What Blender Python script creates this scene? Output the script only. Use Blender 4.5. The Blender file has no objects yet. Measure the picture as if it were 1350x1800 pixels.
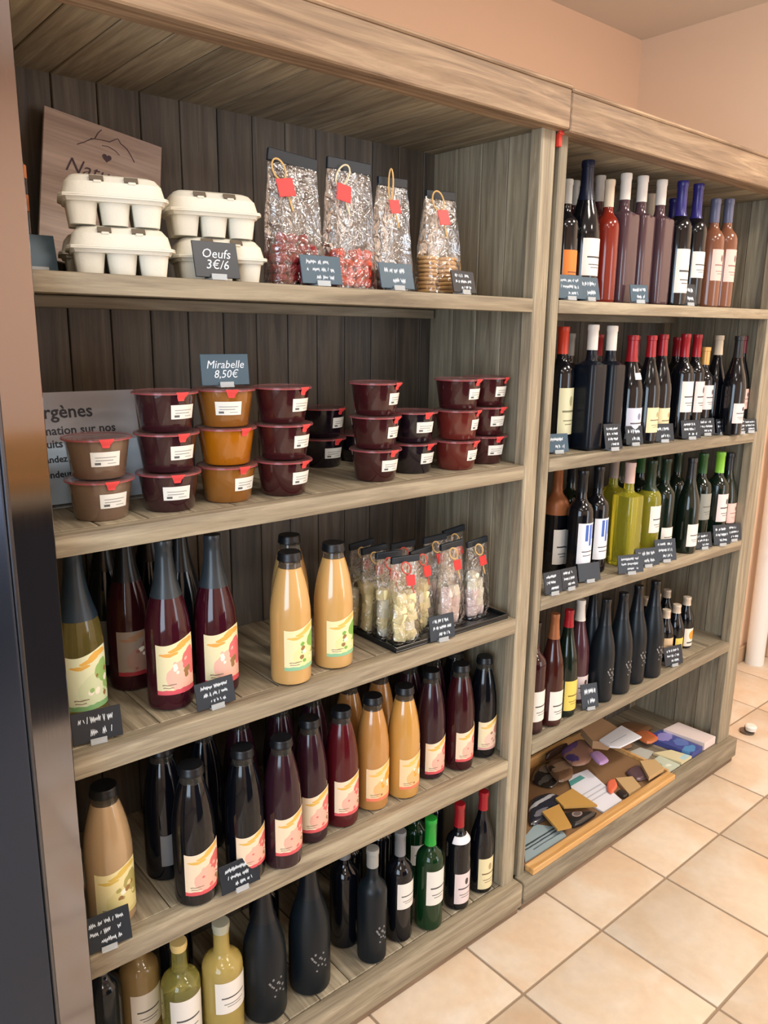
import bpy, bmesh, math, random
from mathutils import Vector, Matrix, noise
from math import sin, cos, pi, radians
random.seed(7)
S = bpy.context.scene
COL = S.collection

# ------------------------------------------------------------------ camera
FW = Vector((0.627814, 0.745558, -0.223589)); RT = Vector((0.766779, -0.641779, 0.013019)); UP = Vector((0.133788, 0.179617, 0.974597))
cd = bpy.data.cameras.new('camera'); cam = bpy.data.objects.new('camera', cd); COL.objects.link(cam)
M = Matrix.Identity(4)
for i in range(3):
    M[i][0] = RT[i]; M[i][1] = UP[i]; M[i][2] = -FW[i]; M[i][3] = (-1.545930, -1.249954, 1.636081)[i]
cam.matrix_world = M
cd.sensor_fit = 'VERTICAL'; cd.sensor_height = 36.0; cd.lens = 36.0 * 1373.212 / 1800.0
cd.clip_start = 0.02; cd.clip_end = 60
S.camera = cam

# ------------------------------------------------------------------ world, lights, exposure
W = bpy.data.worlds.new('world'); S.world = W; W.use_nodes = True
W.node_tree.nodes['Background'].inputs[0].default_value = (0.80, 0.88, 1.0, 1)
W.node_tree.nodes['Background'].inputs[1].default_value = 1.6
S.view_settings.view_transform = 'Standard'
S.view_settings.look = 'None'
S.view_settings.gamma = 1.0
S.view_settings.use_curve_mapping = False
S.view_settings.exposure = 0.10

def area(name, loc, rot, sx, sy, power, color):
    l = bpy.data.lights.new(name, 'AREA'); l.shape = 'RECTANGLE'; l.size = sx; l.size_y = sy
    l.energy = power; l.color = color
    o = bpy.data.objects.new(name, l); COL.objects.link(o); o.location = loc; o.rotation_euler = rot
    return o
WARM = (1.0, 0.92, 0.82)
ROOM_H = 3.2
CEIL_LIGHTS = [(-1.9, -1.7), (-0.1, -1.5), (1.5, -1.3), (0.6, -3.0), (-2.2, -3.2)]
for i, (x, y) in enumerate(CEIL_LIGHTS):
    area('ceiling_lamp_light', (x, y, ROOM_H - 0.075), (0, 0, 0), 0.55, 0.55, [14, 25, 46, 24, 16][i], WARM)
area('shop_window_light', (-3.38, -2.2, 1.55), (0, radians(-90), 0), 1.9, 2.0, 74, (0.64, 0.82, 1.0))
area('shop_door_light', (1.6, -4.28, 1.35), (radians(90), 0, 0), 1.3, 2.2, 34, (0.92, 0.96, 1.0))

# ------------------------------------------------------------------ materials
def lin(c):
    return tuple(((v / 255) / 12.92 if v / 255 <= 0.04045 else ((v / 255 + 0.055) / 1.055) ** 2.4) for v in c)
MATS = {}
def mat(name, rgb, rough=0.5, metal=0.0, trans=0.0, coat=0.0, alpha=1.0, spec=0.5, sss=0.0, bump=None, ior=1.45):
    if name in MATS: return MATS[name]
    m = bpy.data.materials.new(name); m.use_nodes = True
    b = m.node_tree.nodes['Principled BSDF']
    b.inputs['Base Color'].default_value = (*lin(rgb), 1)
    b.inputs['Roughness'].default_value = rough
    b.inputs['Metallic'].default_value = metal
    b.inputs['Transmission Weight'].default_value = trans
    b.inputs['Coat Weight'].default_value = coat
    b.inputs['Coat Roughness'].default_value = 0.05
    b.inputs['Specular IOR Level'].default_value = spec
    b.inputs['IOR'].default_value = ior
    b.inputs['Alpha'].default_value = alpha
    if sss:
        b.inputs['Subsurface Weight'].default_value = sss
        b.inputs['Subsurface Radius'].default_value = (0.02, 0.012, 0.006)
        b.inputs['Subsurface Scale'].default_value = 0.5
    if bump:
        nt = m.node_tree
        n = nt.nodes.new('ShaderNodeTexNoise'); n.inputs['Scale'].default_value = bump[0]; n.inputs['Detail'].default_value = 4
        tc = nt.nodes.new('ShaderNodeTexCoord'); nt.links.new(tc.outputs['Object'], n.inputs['Vector'])
        bp = nt.nodes.new('ShaderNodeBump'); bp.inputs['Strength'].default_value = bump[1]; bp.inputs['Distance'].default_value = bump[2]
        nt.links.new(n.outputs['Fac'], bp.inputs['Height']); nt.links.new(bp.outputs['Normal'], b.inputs['Normal'])
    MATS[name] = m
    return m

def wood(name, axis, c1, c2, c3, rough=0.62, rings=0.5):
    """weathered plank wood, grain along the given local axis"""
    m = bpy.data.materials.new(name); m.use_nodes = True
    nt = m.node_tree; N = nt.nodes; L = nt.links; b = N['Principled BSDF']
    tc = N.new('ShaderNodeTexCoord'); oi = N.new('ShaderNodeObjectInfo')
    off = N.new('ShaderNodeVectorMath'); off.operation = 'MULTIPLY'
    comb = N.new('ShaderNodeCombineXYZ')
    for k in range(3): L.new(oi.outputs['Random'], comb.inputs[k])
    L.new(comb.outputs[0], off.inputs[0]); off.inputs[1].default_value = (37.0, 61.0, 23.0)
    add = N.new('ShaderNodeVectorMath'); add.operation = 'ADD'
    L.new(tc.outputs['Object'], add.inputs[0]); L.new(off.outputs[0], add.inputs[1])
    def stretched(s_long, s_cross):
        mp = N.new('ShaderNodeVectorMath'); mp.operation = 'MULTIPLY'
        v = [s_cross] * 3; v[axis] = s_long
        mp.inputs[1].default_value = v
        L.new(add.outputs[0], mp.inputs[0]); return mp.outputs[0]
    n1 = N.new('ShaderNodeTexNoise'); n1.inputs['Scale'].default_value = 1.0; n1.inputs['Detail'].default_value = 5; n1.inputs['Roughness'].default_value = 0.65
    n1.inputs['Distortion'].default_value = 1.2
    L.new(stretched(2.2, 34.0), n1.inputs['Vector'])
    n2 = N.new('ShaderNodeTexNoise'); n2.inputs['Scale'].default_value = 1.0; n2.inputs['Detail'].default_value = 3
    L.new(stretched(9.0, 240.0), n2.inputs['Vector'])
    n3 = N.new('ShaderNodeTexNoise'); n3.inputs['Scale'].default_value = 1.0; n3.inputs['Detail'].default_value = 2
    L.new(stretched(1.1, 5.0), n3.inputs['Vector'])
    wv = N.new('ShaderNodeTexWave'); wv.wave_type = 'RINGS'; wv.rings_direction = 'SPHERICAL'
    wv.inputs['Scale'].default_value = 1.6; wv.inputs['Distortion'].default_value = 6.0; wv.inputs['Detail'].default_value = 3
    wv.inputs['Detail Scale'].default_value = 0.8
    L.new(stretched(1.3, 10.0), wv.inputs['Vector'])
    r1 = N.new('ShaderNodeValToRGB'); L.new(n1.outputs['Fac'], r1.inputs['Fac'])
    e = r1.color_ramp.elements
    e[0].position = 0.33; e[0].color = (*lin(c1), 1); e[1].position = 0.66; e[1].color = (*lin(c3), 1)
    k = e.new(0.5); k.color = (*lin(c2), 1)
    mx = N.new('ShaderNodeMix'); mx.data_type = 'RGBA'; mx.blend_type = 'MULTIPLY'
    rw = N.new('ShaderNodeValToRGB'); L.new(wv.outputs['Fac'], rw.inputs['Fac'])
    rw.color_ramp.elements[0].position = 0.0; rw.color_ramp.elements[0].color = (0.78, 0.74, 0.69, 1)
    rw.color_ramp.elements[1].position = 0.45; rw.color_ramp.elements[1].color = (1, 1, 1, 1)
    mx.inputs['Factor'].default_value = rings
    L.new(r1.outputs['Color'], mx.inputs['A']); L.new(rw.outputs['Color'], mx.inputs['B'])
    mx2 = N.new('ShaderNodeMix'); mx2.data_type = 'RGBA'; mx2.blend_type = 'MULTIPLY'; mx2.inputs['Factor'].default_value = 0.8
    r2 = N.new('ShaderNodeMapRange'); r2.inputs['From Min'].default_value = 0.3; r2.inputs['From Max'].default_value = 0.7
    r2.inputs['To Min'].default_value = 0.88; r2.inputs['To Max'].default_value = 1.10
    L.new(n2.outputs['Fac'], r2.inputs['Value'])
    cc = N.new('ShaderNodeCombineColor')
    for k in range(3): L.new(r2.outputs[0], cc.inputs[k])
    L.new(mx.outputs['Result'], mx2.inputs['A']); L.new(cc.outputs[0], mx2.inputs['B'])
    # per piece and large scale tone
    hs = N.new('ShaderNodeHueSaturation')
    r3 = N.new('ShaderNodeMapRange'); r3.inputs['To Min'].default_value = 0.80; r3.inputs['To Max'].default_value = 1.14
    L.new(oi.outputs['Random'], r3.inputs['Value'])
    r4 = N.new('ShaderNodeMapRange'); r4.inputs['From Min'].default_value = 0.3; r4.inputs['From Max'].default_value = 0.7
    r4.inputs['To Min'].default_value = 0.88; r4.inputs['To Max'].default_value = 1.12
    L.new(n3.outputs['Fac'], r4.inputs['Value'])
    mm = N.new('ShaderNodeMath'); mm.operation = 'MULTIPLY'; L.new(r3.outputs[0], mm.inputs[0]); L.new(r4.outputs[0], mm.inputs[1])
    L.new(mm.outputs[0], hs.inputs['Value']); L.new(mx2.outputs['Result'], hs.inputs['Color'])
    L.new(hs.outputs[0], b.inputs['Base Color'])
    b.inputs['Roughness'].default_value = rough
    bp = N.new('ShaderNodeBump'); bp.inputs['Strength'].default_value = 0.5; bp.inputs['Distance'].default_value = 0.0012
    sm = N.new('ShaderNodeMath'); sm.operation = 'ADD'; L.new(n2.outputs['Fac'], sm.inputs[0]); L.new(n1.outputs['Fac'], sm.inputs[1])
    L.new(sm.outputs[0], bp.inputs['Height']); L.new(bp.outputs['Normal'], b.inputs['Normal'])
    return m
GREY = ((122, 110, 92), (148, 136, 114), (170, 158, 134))
WX = wood('weathered_wood_x', 0, *GREY); WY = wood('weathered_wood_y', 1, *GREY); WZ = wood('weathered_wood_z', 2, *GREY)
SHADEW = ((72, 66, 60), (90, 82, 73), (106, 97, 84))  # same plank wood darkened: shade at the shelf backs put into the colour
WZD = wood('weathered_wood_back_shaded', 2, *SHADEW)
WXH = wood('weathered_wood_header', 0, (116, 94, 74), (148, 122, 96), (172, 146, 116), rings=0.95)
WXO = wood('orange_pine', 0, (206, 154, 88), (222, 170, 104), (234, 186, 124), 0.5)

def plaster(name, rgb, rough=0.85):
    m = mat(name, rgb, rough, bump=(60, 0.15, 0.002)); return m
M_WALL = plaster('salmon_plaster', (238, 202, 172))
M_PALE = plaster('pale_plaster', (206, 202, 194))
M_WALLR = plaster('peach_plaster', (250, 224, 198))
M_CEIL = plaster('ceiling_plaster', (226, 212, 196))

def tilemat():
    m = bpy.data.materials.new('beige_floor_tile'); m.use_nodes = True
    nt = m.node_tree; N = nt.nodes; L = nt.links; b = N['Principled BSDF']
    g = N.new('ShaderNodeNewGeometry'); oi = N.new('ShaderNodeObjectInfo')
    comb = N.new('ShaderNodeVectorMath'); comb.operation = 'ADD'
    L.new(g.outputs['Position'], comb.inputs[0]); L.new(oi.outputs['Random'], comb.inputs[1])
    n = N.new('ShaderNodeTexNoise'); n.inputs['Scale'].default_value = 5.5; n.inputs['Detail'].default_value = 5; n.inputs['Distortion'].default_value = 0.8
    L.new(comb.outputs[0], n.inputs['Vector'])
    r = N.new('ShaderNodeValToRGB'); e = r.color_ramp.elements
    e[0].position = 0.30; e[0].color = (*lin((206, 180, 152)), 1); e[1].position = 0.68; e[1].color = (*lin((214, 200, 182)), 1)
    k = e.new(0.5); k.color = (*lin((210, 190, 166)), 1)
    L.new(n.outputs['Fac'], r.inputs['Fac'])
    n2 = N.new('ShaderNodeTexNoise'); n2.inputs['Scale'].default_value = 40; n2.inputs['Detail'].default_value = 4
    L.new(comb.outputs[0], n2.inputs['Vector'])
    hs = N.new('ShaderNodeHueSaturation')
    r3 = N.new('ShaderNodeMapRange'); r3.inputs['To Min'].default_value = 0.94; r3.inputs['To Max'].default_value = 1.05
    L.new(oi.outputs['Random'], r3.inputs['Value'])
    r4 = N.new('ShaderNodeMapRange'); r4.inputs['From Min'].default_value = 0.3; r4.inputs['From Max'].default_value = 0.7
    r4.inputs['To Min'].default_value = 0.96; r4.inputs['To Max'].default_value = 1.04
    L.new(n2.outputs['Fac'], r4.inputs['Value'])
    mm = N.new('ShaderNodeMath'); mm.operation = 'MULTIPLY'; L.new(r3.outputs[0], mm.inputs[0]); L.new(r4.outputs[0], mm.inputs[1])
    L.new(mm.outputs[0], hs.inputs['Value']); L.new(r.outputs['Color'], hs.inputs['Color'])
    L.new(hs.outputs[0], b.inputs['Base Color']); b.inputs['Roughness'].default_value = 0.36
    bp = N.new('ShaderNodeBump'); bp.inputs['Strength'].default_value = 0.25; bp.inputs['Distance'].default_value = 0.002
    L.new(n.outputs['Fac'], bp.inputs['Height']); L.new(bp.outputs['Normal'], b.inputs['Normal'])
    return m

def brushed():
    m = bpy.data.materials.new('brushed_steel'); m.use_nodes = True
    nt = m.node_tree; N = nt.nodes; L = nt.links; b = N['Principled BSDF']
    b.inputs['Base Color'].default_value = (*lin((158, 156, 162)), 1); b.inputs['Metallic'].default_value = 1.0
    tc = N.new('ShaderNodeTexCoord'); mp = N.new('ShaderNodeVectorMath'); mp.operation = 'MULTIPLY'; mp.inputs[1].default_value = (600, 600, 3)
    L.new(tc.outputs['Object'], mp.inputs[0])
    n = N.new('ShaderNodeTexNoise'); n.inputs['Scale'].default_value = 1; n.inputs['Detail'].default_value = 2
    L.new(mp.outputs[0], n.inputs['Vector'])
    r = N.new('ShaderNodeMapRange'); r.inputs['To Min'].default_value = 0.06; r.inputs['To Max'].default_value = 0.12
    L.new(n.outputs['Fac'], r.inputs['Value']); L.new(r.outputs[0], b.inputs['Roughness'])
    return m
M_STEEL = brushed()

def print_mat(name, base, layers, rough=0.45, organic=0.0):
    """flat print on paper: layers of ellipses ('e') and rectangles ('r') in label UV space"""
    if name in MATS: return MATS[name]
    m = bpy.data.materials.new(name); m.use_nodes = True
    nt = m.node_tree; N = nt.nodes; L = nt.links; b = N['Principled BSDF']; b.inputs['Roughness'].default_value = rough
    uv = N.new('ShaderNodeUVMap'); src = uv.outputs[0]
    if organic:
        nz = N.new('ShaderNodeTexNoise'); nz.inputs['Scale'].default_value = 7; nz.inputs['Detail'].default_value = 3
        L.new(src, nz.inputs['Vector'])
        s = N.new('ShaderNodeVectorMath'); s.operation = 'MULTIPLY_ADD'
        s.inputs[1].default_value = (organic,) * 3
        L.new(nz.outputs['Color'], s.inputs[0]); L.new(src, s.inputs[2])
        s2 = N.new('ShaderNodeVectorMath'); s2.operation = 'SUBTRACT'; L.new(s.outputs[0], s2.inputs[0]); s2.inputs[1].default_value = (organic / 2,) * 3
        src = s2.outputs[0]
    cur = None
    for kind, u, v, ru, rv, c in layers:
        sub = N.new('ShaderNodeVectorMath'); sub.operation = 'SUBTRACT'; L.new(src, sub.inputs[0]); sub.inputs[1].default_value = (u, v, 0)
        mul = N.new('ShaderNodeVectorMath'); mul.operation = 'MULTIPLY'; L.new(sub.outputs[0], mul.inputs[0]); mul.inputs[1].default_value = (1 / ru, 1 / rv, 0)
        if kind == 'e':
            ln = N.new('ShaderNodeVectorMath'); ln.operation = 'LENGTH'; L.new(mul.outputs[0], ln.inputs[0]); val = ln.outputs['Value']
        else:
            ab = N.new('ShaderNodeVectorMath'); ab.operation = 'ABSOLUTE'; L.new(mul.outputs[0], ab.inputs[0])
            sp = N.new('ShaderNodeSeparateXYZ'); L.new(ab.outputs[0], sp.inputs[0])
            mxm = N.new('ShaderNodeMath'); mxm.operation = 'MAXIMUM'; L.new(sp.outputs[0], mxm.inputs[0]); L.new(sp.outputs[1], mxm.inputs[1]); val = mxm.outputs[0]
        lt = N.new('ShaderNodeMath'); lt.operation = 'LESS_THAN'; L.new(val, lt.inputs[0]); lt.inputs[1].default_value = 1.0
        mx = N.new('ShaderNodeMix'); mx.data_type = 'RGBA'; L.new(lt.outputs[0], mx.inputs['Factor'])
        if cur is None: mx.inputs['A'].default_value = (*lin(base), 1)
        else: L.new(cur, mx.inputs['A'])
        mx.inputs['B'].default_value = (*lin(c), 1); cur = mx.outputs['Result']
    if cur is None: b.inputs['Base Color'].default_value = (*lin(base), 1)
    else: L.new(cur, b.inputs['Base Color'])
    MATS[name] = m
    return m

# ------------------------------------------------------------------ mesh helpers
def tag(o, label=None, cat=None, group=None, kind=None):
    if label: o['label'] = label
    if cat: o['category'] = cat
    if group: o['group'] = group
    if kind: o['kind'] = kind
    return o
def empty(name, loc, rz=0.0):
    o = bpy.data.objects.new(name, None); COL.objects.link(o); o.location = loc; o.rotation_euler = (0, 0, rz); o.empty_display_size = 0.02
    return o
def mesh_obj(name, me, m=None, parent=None, loc=None, rot=None):
    o = bpy.data.objects.new(name, me); COL.objects.link(o)
    if m and not me.materials: me.materials.append(m)
    if parent: o.parent = parent
    if loc is not None: o.location = loc
    if rot is not None: o.rotation_euler = rot
    return o
def finish(bm, name, m=None, smooth=False):
    me = bpy.data.meshes.new(name); bmesh.ops.recalc_face_normals(bm, faces=bm.faces); bm.to_mesh(me); bm.free()
    if m: me.materials.append(m)
    if smooth:
        for p in me.polygons: p.use_smooth = True
        try: me.set_sharp_from_angle(angle=radians(40))
        except Exception: pass
    return me
def box_bm(bm, cx, cy, cz, sx, sy, sz, rot=None):
    mt = Matrix.Translation((cx, cy, cz)) @ (rot or Matrix.Identity(4)) @ Matrix.Diagonal((sx, sy, sz, 1))
    return bmesh.ops.create_cube(bm, size=1.0, matrix=mt)['verts']
def box_mesh(name, sx, sy, sz, m=None, bev=0.0, seg=1):
    bm = bmesh.new(); box_bm(bm, 0, 0, 0, sx, sy, sz)
    if bev: bmesh.ops.bevel(bm, geom=bm.edges[:], offset=bev, segments=seg, affect='EDGES', profile=0.5)
    return finish(bm, name, m, smooth=seg > 1)
def box(name, x0, x1, y0, y1, z0, z1, m, parent=None, bev=0.0, seg=1):
    me = box_mesh(name, x1 - x0, y1 - y0, z1 - z0, m, bev, seg)
    return mesh_obj(name, me, None, parent, ((x0 + x1) / 2, (y0 + y1) / 2, (z0 + z1) / 2))
def lathe(name, prof, m, n=28, square=0.0):
    bm = bmesh.new(); rings = []
    for r, z in prof:
        if r < 1e-6: rings.append([bm.verts.new((0, 0, z))]); continue
        ring = []
        for i in range(n):
            a = 2 * pi * (i + 0.5) / n
            k = 1.0
            sq = square(r, z) if callable(square) else square
            if sq > 0:
                p = 2 + 5 * sq
                k = (abs(cos(a)) ** p + abs(sin(a)) ** p) ** (-1 / p)
                k = 1 + (k - 1) * min(1, sq)
            ring.append(bm.verts.new((r * k * cos(a), r * k * sin(a), z)))
        rings.append(ring)
    for A, B in zip(rings, rings[1:]):
        if len(A) == 1 and len(B) == 1: continue
        for i in range(n):
            j = (i + 1) % n
            if len(A) == 1: bm.faces.new((A[0], B[i], B[j]))
            elif len(B) == 1: bm.faces.new((A[i], A[j], B[0]))
            else: bm.faces.new((A[i], A[j], B[j], B[i]))
    return finish(bm, name, m, smooth=True)
def tube(name, pts, r, m, n=6, closed=False):
    bm = bmesh.new(); rings = []; P = [Vector(p) for p in pts]; k = len(P)
    for i, p in enumerate(P):
        a = P[(i - 1) % k] if (closed or i > 0) else p; b = P[(i + 1) % k] if (closed or i < k - 1) else p
        d = (b - a).normalized(); u = d.cross(Vector((0.13, 0.27, 1.0))).normalized(); v = d.cross(u)
        rings.append([bm.verts.new(p + r * (cos(2 * pi * j / n) * u + sin(2 * pi * j / n) * v)) for j in range(n)])
    rng = range(k) if closed else range(k - 1)
    for i in rng:
        A, B = rings[i], rings[(i + 1) % k]
        for j in range(n): bm.faces.new((A[j], A[(j + 1) % n], B[(j + 1) % n], B[j]))
    if not closed: bm.faces.new(rings[0][::-1]); bm.faces.new(rings[-1])
    return finish(bm, name, m, smooth=True)
def text_mesh(name, body, size, m, shear=0.0, align='CENTER', bold=0.0, spacing=1.0, lsp=1.0):
    cu = bpy.data.curves.new(name, 'FONT'); cu.body = body; cu.size = size; cu.shear = shear; cu.align_x = align
    cu.align_y = 'CENTER'; cu.offset = bold; cu.space_character = spacing; cu.space_line = lsp; cu.extrude = 0.0002
    cu.resolution_u = 2
    o = bpy.data.objects.new(name, cu); COL.objects.link(o)
    dg = bpy.context.evaluated_depsgraph_get(); me = bpy.data.meshes.new_from_object(o.evaluated_get(dg))
    bpy.data.objects.remove(o); bpy.data.curves.remove(cu)
    me.name = name; me.materials.clear(); me.materials.append(m)
    return me
def patch(name, rf, z0, z1, half, m, wave=0.0, n=16, off=0.0006, centre=-pi / 2, rows=5, sq=0.0):
    """label wrapped round a body of revolution; rf(z) = radius; wave lifts the top edge to one side"""
    bm = bmesh.new(); uvl = bm.loops.layers.uv.new('UVMap'); g = []
    for j in range(rows + 1):
        row = []
        for i in range(n + 1):
            u = i / n; v = j / rows; a = centre + (u - 0.5) * 2 * half
            zt = z1 + wave * (0.55 * sin((u - 0.55) * 4.2))
            z = z0 + (zt - z0) * v
            k = 1.0
            if sq:
                p = 2 + 5 * sq; k = (abs(cos(a)) ** p + abs(sin(a)) ** p) ** (-1 / p)
            r = rf(z) * k + off
            row.append((bm.verts.new((r * cos(a), r * sin(a), z)), u, v))
        g.append(row)
    for j in range(rows):
        for i in range(n):
            q = [g[j][i], g[j][i + 1], g[j + 1][i + 1], g[j + 1][i]]
            f = bm.faces.new([t[0] for t in q])
            for lp, t in zip(f.loops, q): lp[uvl].uv = (t[1], t[2])
            f.smooth = True
    me = bpy.data.meshes.new(name); bm.to_mesh(me); bm.free(); me.materials.append(m)
    return me

# ------------------------------------------------------------------ room shell
ROT_B = math.atan(0.0113)
TS, TAX, TAY, TB = 0.34119, -0.1884, -0.2145, 0.00967
M_TILE = tilemat()
M_GROUT = mat('grout', (150, 130, 108), 0.9, bump=(80, 0.3, 0.001))
XL, XR, YF, YB = -3.45, 2.53, -4.35, 1.47
fl = tag(box('floor', XL, XR, YF, YB, -0.12, -0.0035, M_GROUT), kind='structure')
tile_me = box_mesh('tile', TS - 0.0075, TS - 0.0075, 0.008, M_TILE, 0.0022, 2)
cb, sb = cos(TB), sin(TB)
for i in range(-6, 9):
    for j in range(-9, 3):
        x = TAX + TS * ((i + .5) * cb - (j + .5) * sb); y = TAY + TS * ((i + .5) * sb + (j + .5) * cb)
        if x < -1.9 or x > 2.42 or y > 0.335 or y < -2.9: continue
        o = mesh_obj('tile', tile_me, None, fl); o.matrix_parent_inverse = Matrix.Identity(4)
        o.location = (x - fl.location.x, y - fl.location.y, -0.004 - fl.location.z + random.uniform(-.0003, .0003))
        o.rotation_euler = (0, 0, TB + (pi if random.random() < .5 else 0))
def struct(*a, **k): return tag(box(*a, **k), kind='structure')
struct('wall_back', XL, XR + .1, YB, YB + .1, 0, ROOM_H, M_WALL)
struct('wall_partition', XL, XR, 0.455, 0.575, 0, 2.12, M_WALL)
struct('wall_right', XR, XR + .1, YF, YB, 0, ROOM_H, M_WALLR)
struct('ceiling', XL - .1, XR + .1, YF - .1, YB + .1, ROOM_H, ROOM_H + .1, M_CEIL)
# left wall with a shop window, front wall with a glazed door
struct('wall_left', XL - .1, XL, -1.2, YB, 0, ROOM_H, M_PALE)
struct('wall_left_low', XL - .1, XL, -3.2, -1.2, 0, 0.6, M_PALE)
struct('wall_left_high', XL - .1, XL, -3.2, -1.2, 2.5, ROOM_H, M_PALE)
struct('wall_left_end', XL - .1, XL, YF, -3.2, 0, ROOM_H, M_PALE)
struct('wall_front', XL - .1, 0.95, YF - .1, YF, 0, ROOM_H, M_WALL)
struct('wall_front_side', 2.25, XR + .1, YF - .1, YF, 0, ROOM_H, M_PALE)
struct('wall_front_high', 0.95, 2.25, YF - .1, YF, 2.45, ROOM_H, M_PALE)
M_TRIM = mat('beige_skirting', (176, 146, 116), 0.4)
struct('baseboard_partition', 1.36, XR, 0.437, 0.455, 0, 0.085, M_TRIM, bev=.004)
struct('baseboard_right', XR - .016, XR, -3.0, 0.437, 0, 0.085, M_TRIM, bev=.004)
# ceiling lamps
for i, (x, y) in enumerate(CEIL_LIGHTS):
    o = tag(empty('ceiling_lamp', (x, y, ROOM_H - .03)), 'square white ceiling lamp panel above the shop floor', 'lamp', 'square ceiling lamps')
    box('lamp_frame', -.3, .3, -.3, .3, -.03, .03, mat('lamp_white', (235, 232, 226), .5), o, bev=.006)
# white pipe, cable, trim in the far corner
M_WHITE = mat('white_gloss_paint', (226, 226, 222), 0.25)
pp = tag(empty('drain_pipe', (2.345, 0.39, 0)), 'white vertical pipe between the shelves and the far wall corner', 'pipe')
mesh_obj('pipe', lathe('pipe', [(0, .0), (.045, .0), (.045, 2.1), (0, 2.1)], M_WHITE), None, pp)
mesh_obj('bracket', lathe('bracket', [(.045, 1.14), (.051, 1.14), (.051, 1.17), (.045, 1.17)], M_WHITE), None, pp)
cb_ = [(2.16, .31, .86), (2.19, .305, .76), (2.25, .31, .69), (2.34, .32, .62), (2.42, .37, .56), (2.455, .42, .55)]
tag(mesh_obj('cable', tube('cable', cb_, .006, mat('cable_dark', (46, 42, 40), .4))), 'dark cable sagging across the white pipe', 'cable')
tag(box('corner_post', 2.47, 2.53, 0.38, 0.437, 0, 2.05, M_TRIM, bev=.004), 'slim brown wooden post in the far wall corner', 'post')
ds = tag(empty('door_stop', (1.60, 0.07, 0.0)), 'small white and dark door stop on the floor tiles', 'door stop')
mesh_obj('base', lathe('base', [(0, 0), (.03, 0), (.03, .008), (.012, .012), (.012, .03), (0, .03)], mat('stop_metal', (110, 100, 92), .3, .8)), None, ds)
mesh_obj('rubber', lathe('rubber', [(.012, .012), (.022, .014), (.024, .03), (.018, .036), (0, .037)], mat('stop_white', (225, 220, 212), .5)), None, ds, (.006, -.012, 0))

# ------------------------------------------------------------------ shelving units
PW = 0.0865
def shelf_z(s, x): return SH[s][0] + SH[s][1] * x
SH = {'s1': (1.7204, 0), 's2': (1.3179, 0.0039), 's3': (0.9127, -0.0096), 's4': (0.5004, -0.0217), 's5': (0.1027, 0), 'u1': (1.7202, 0.008), 'u2': (1.3249, -0.0116), 'u3': (0.948, -0.024), 'u4': (0.5169, 0.004), 'u5': (0.1027, 0)}
THK = dict(s1=.032, s2=.036, s3=.042, s4=.048, u1=.032, u2=.034, u3=.036, u4=.036)
D = 0.385
def plank_row(name, parent, x0, x1, y0, y1, z0, z1, m, first=None, axis='x', gap=.0022, bev=.0016):
    a0, a1 = (x0, x1) if axis == 'x' else (y0, y1)
    cuts = [a0]; c = a0 + (first if first is not None else PW)
    while c < a1 - .012: cuts.append(c); c += PW
    cuts.append(a1)
    for p, q in zip(cuts, cuts[1:]):
        j = random.uniform(-.0008, .0008)
        if axis == 'x': box(name, p + gap / 2, q - gap / 2, y0 + j, y1 + j, z0, z1, m, parent, bev=bev)
        else: box(name, x0 + j, x1 + j, p + gap / 2, q - gap / 2, z0, z1, m, parent, bev=bev)
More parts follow.
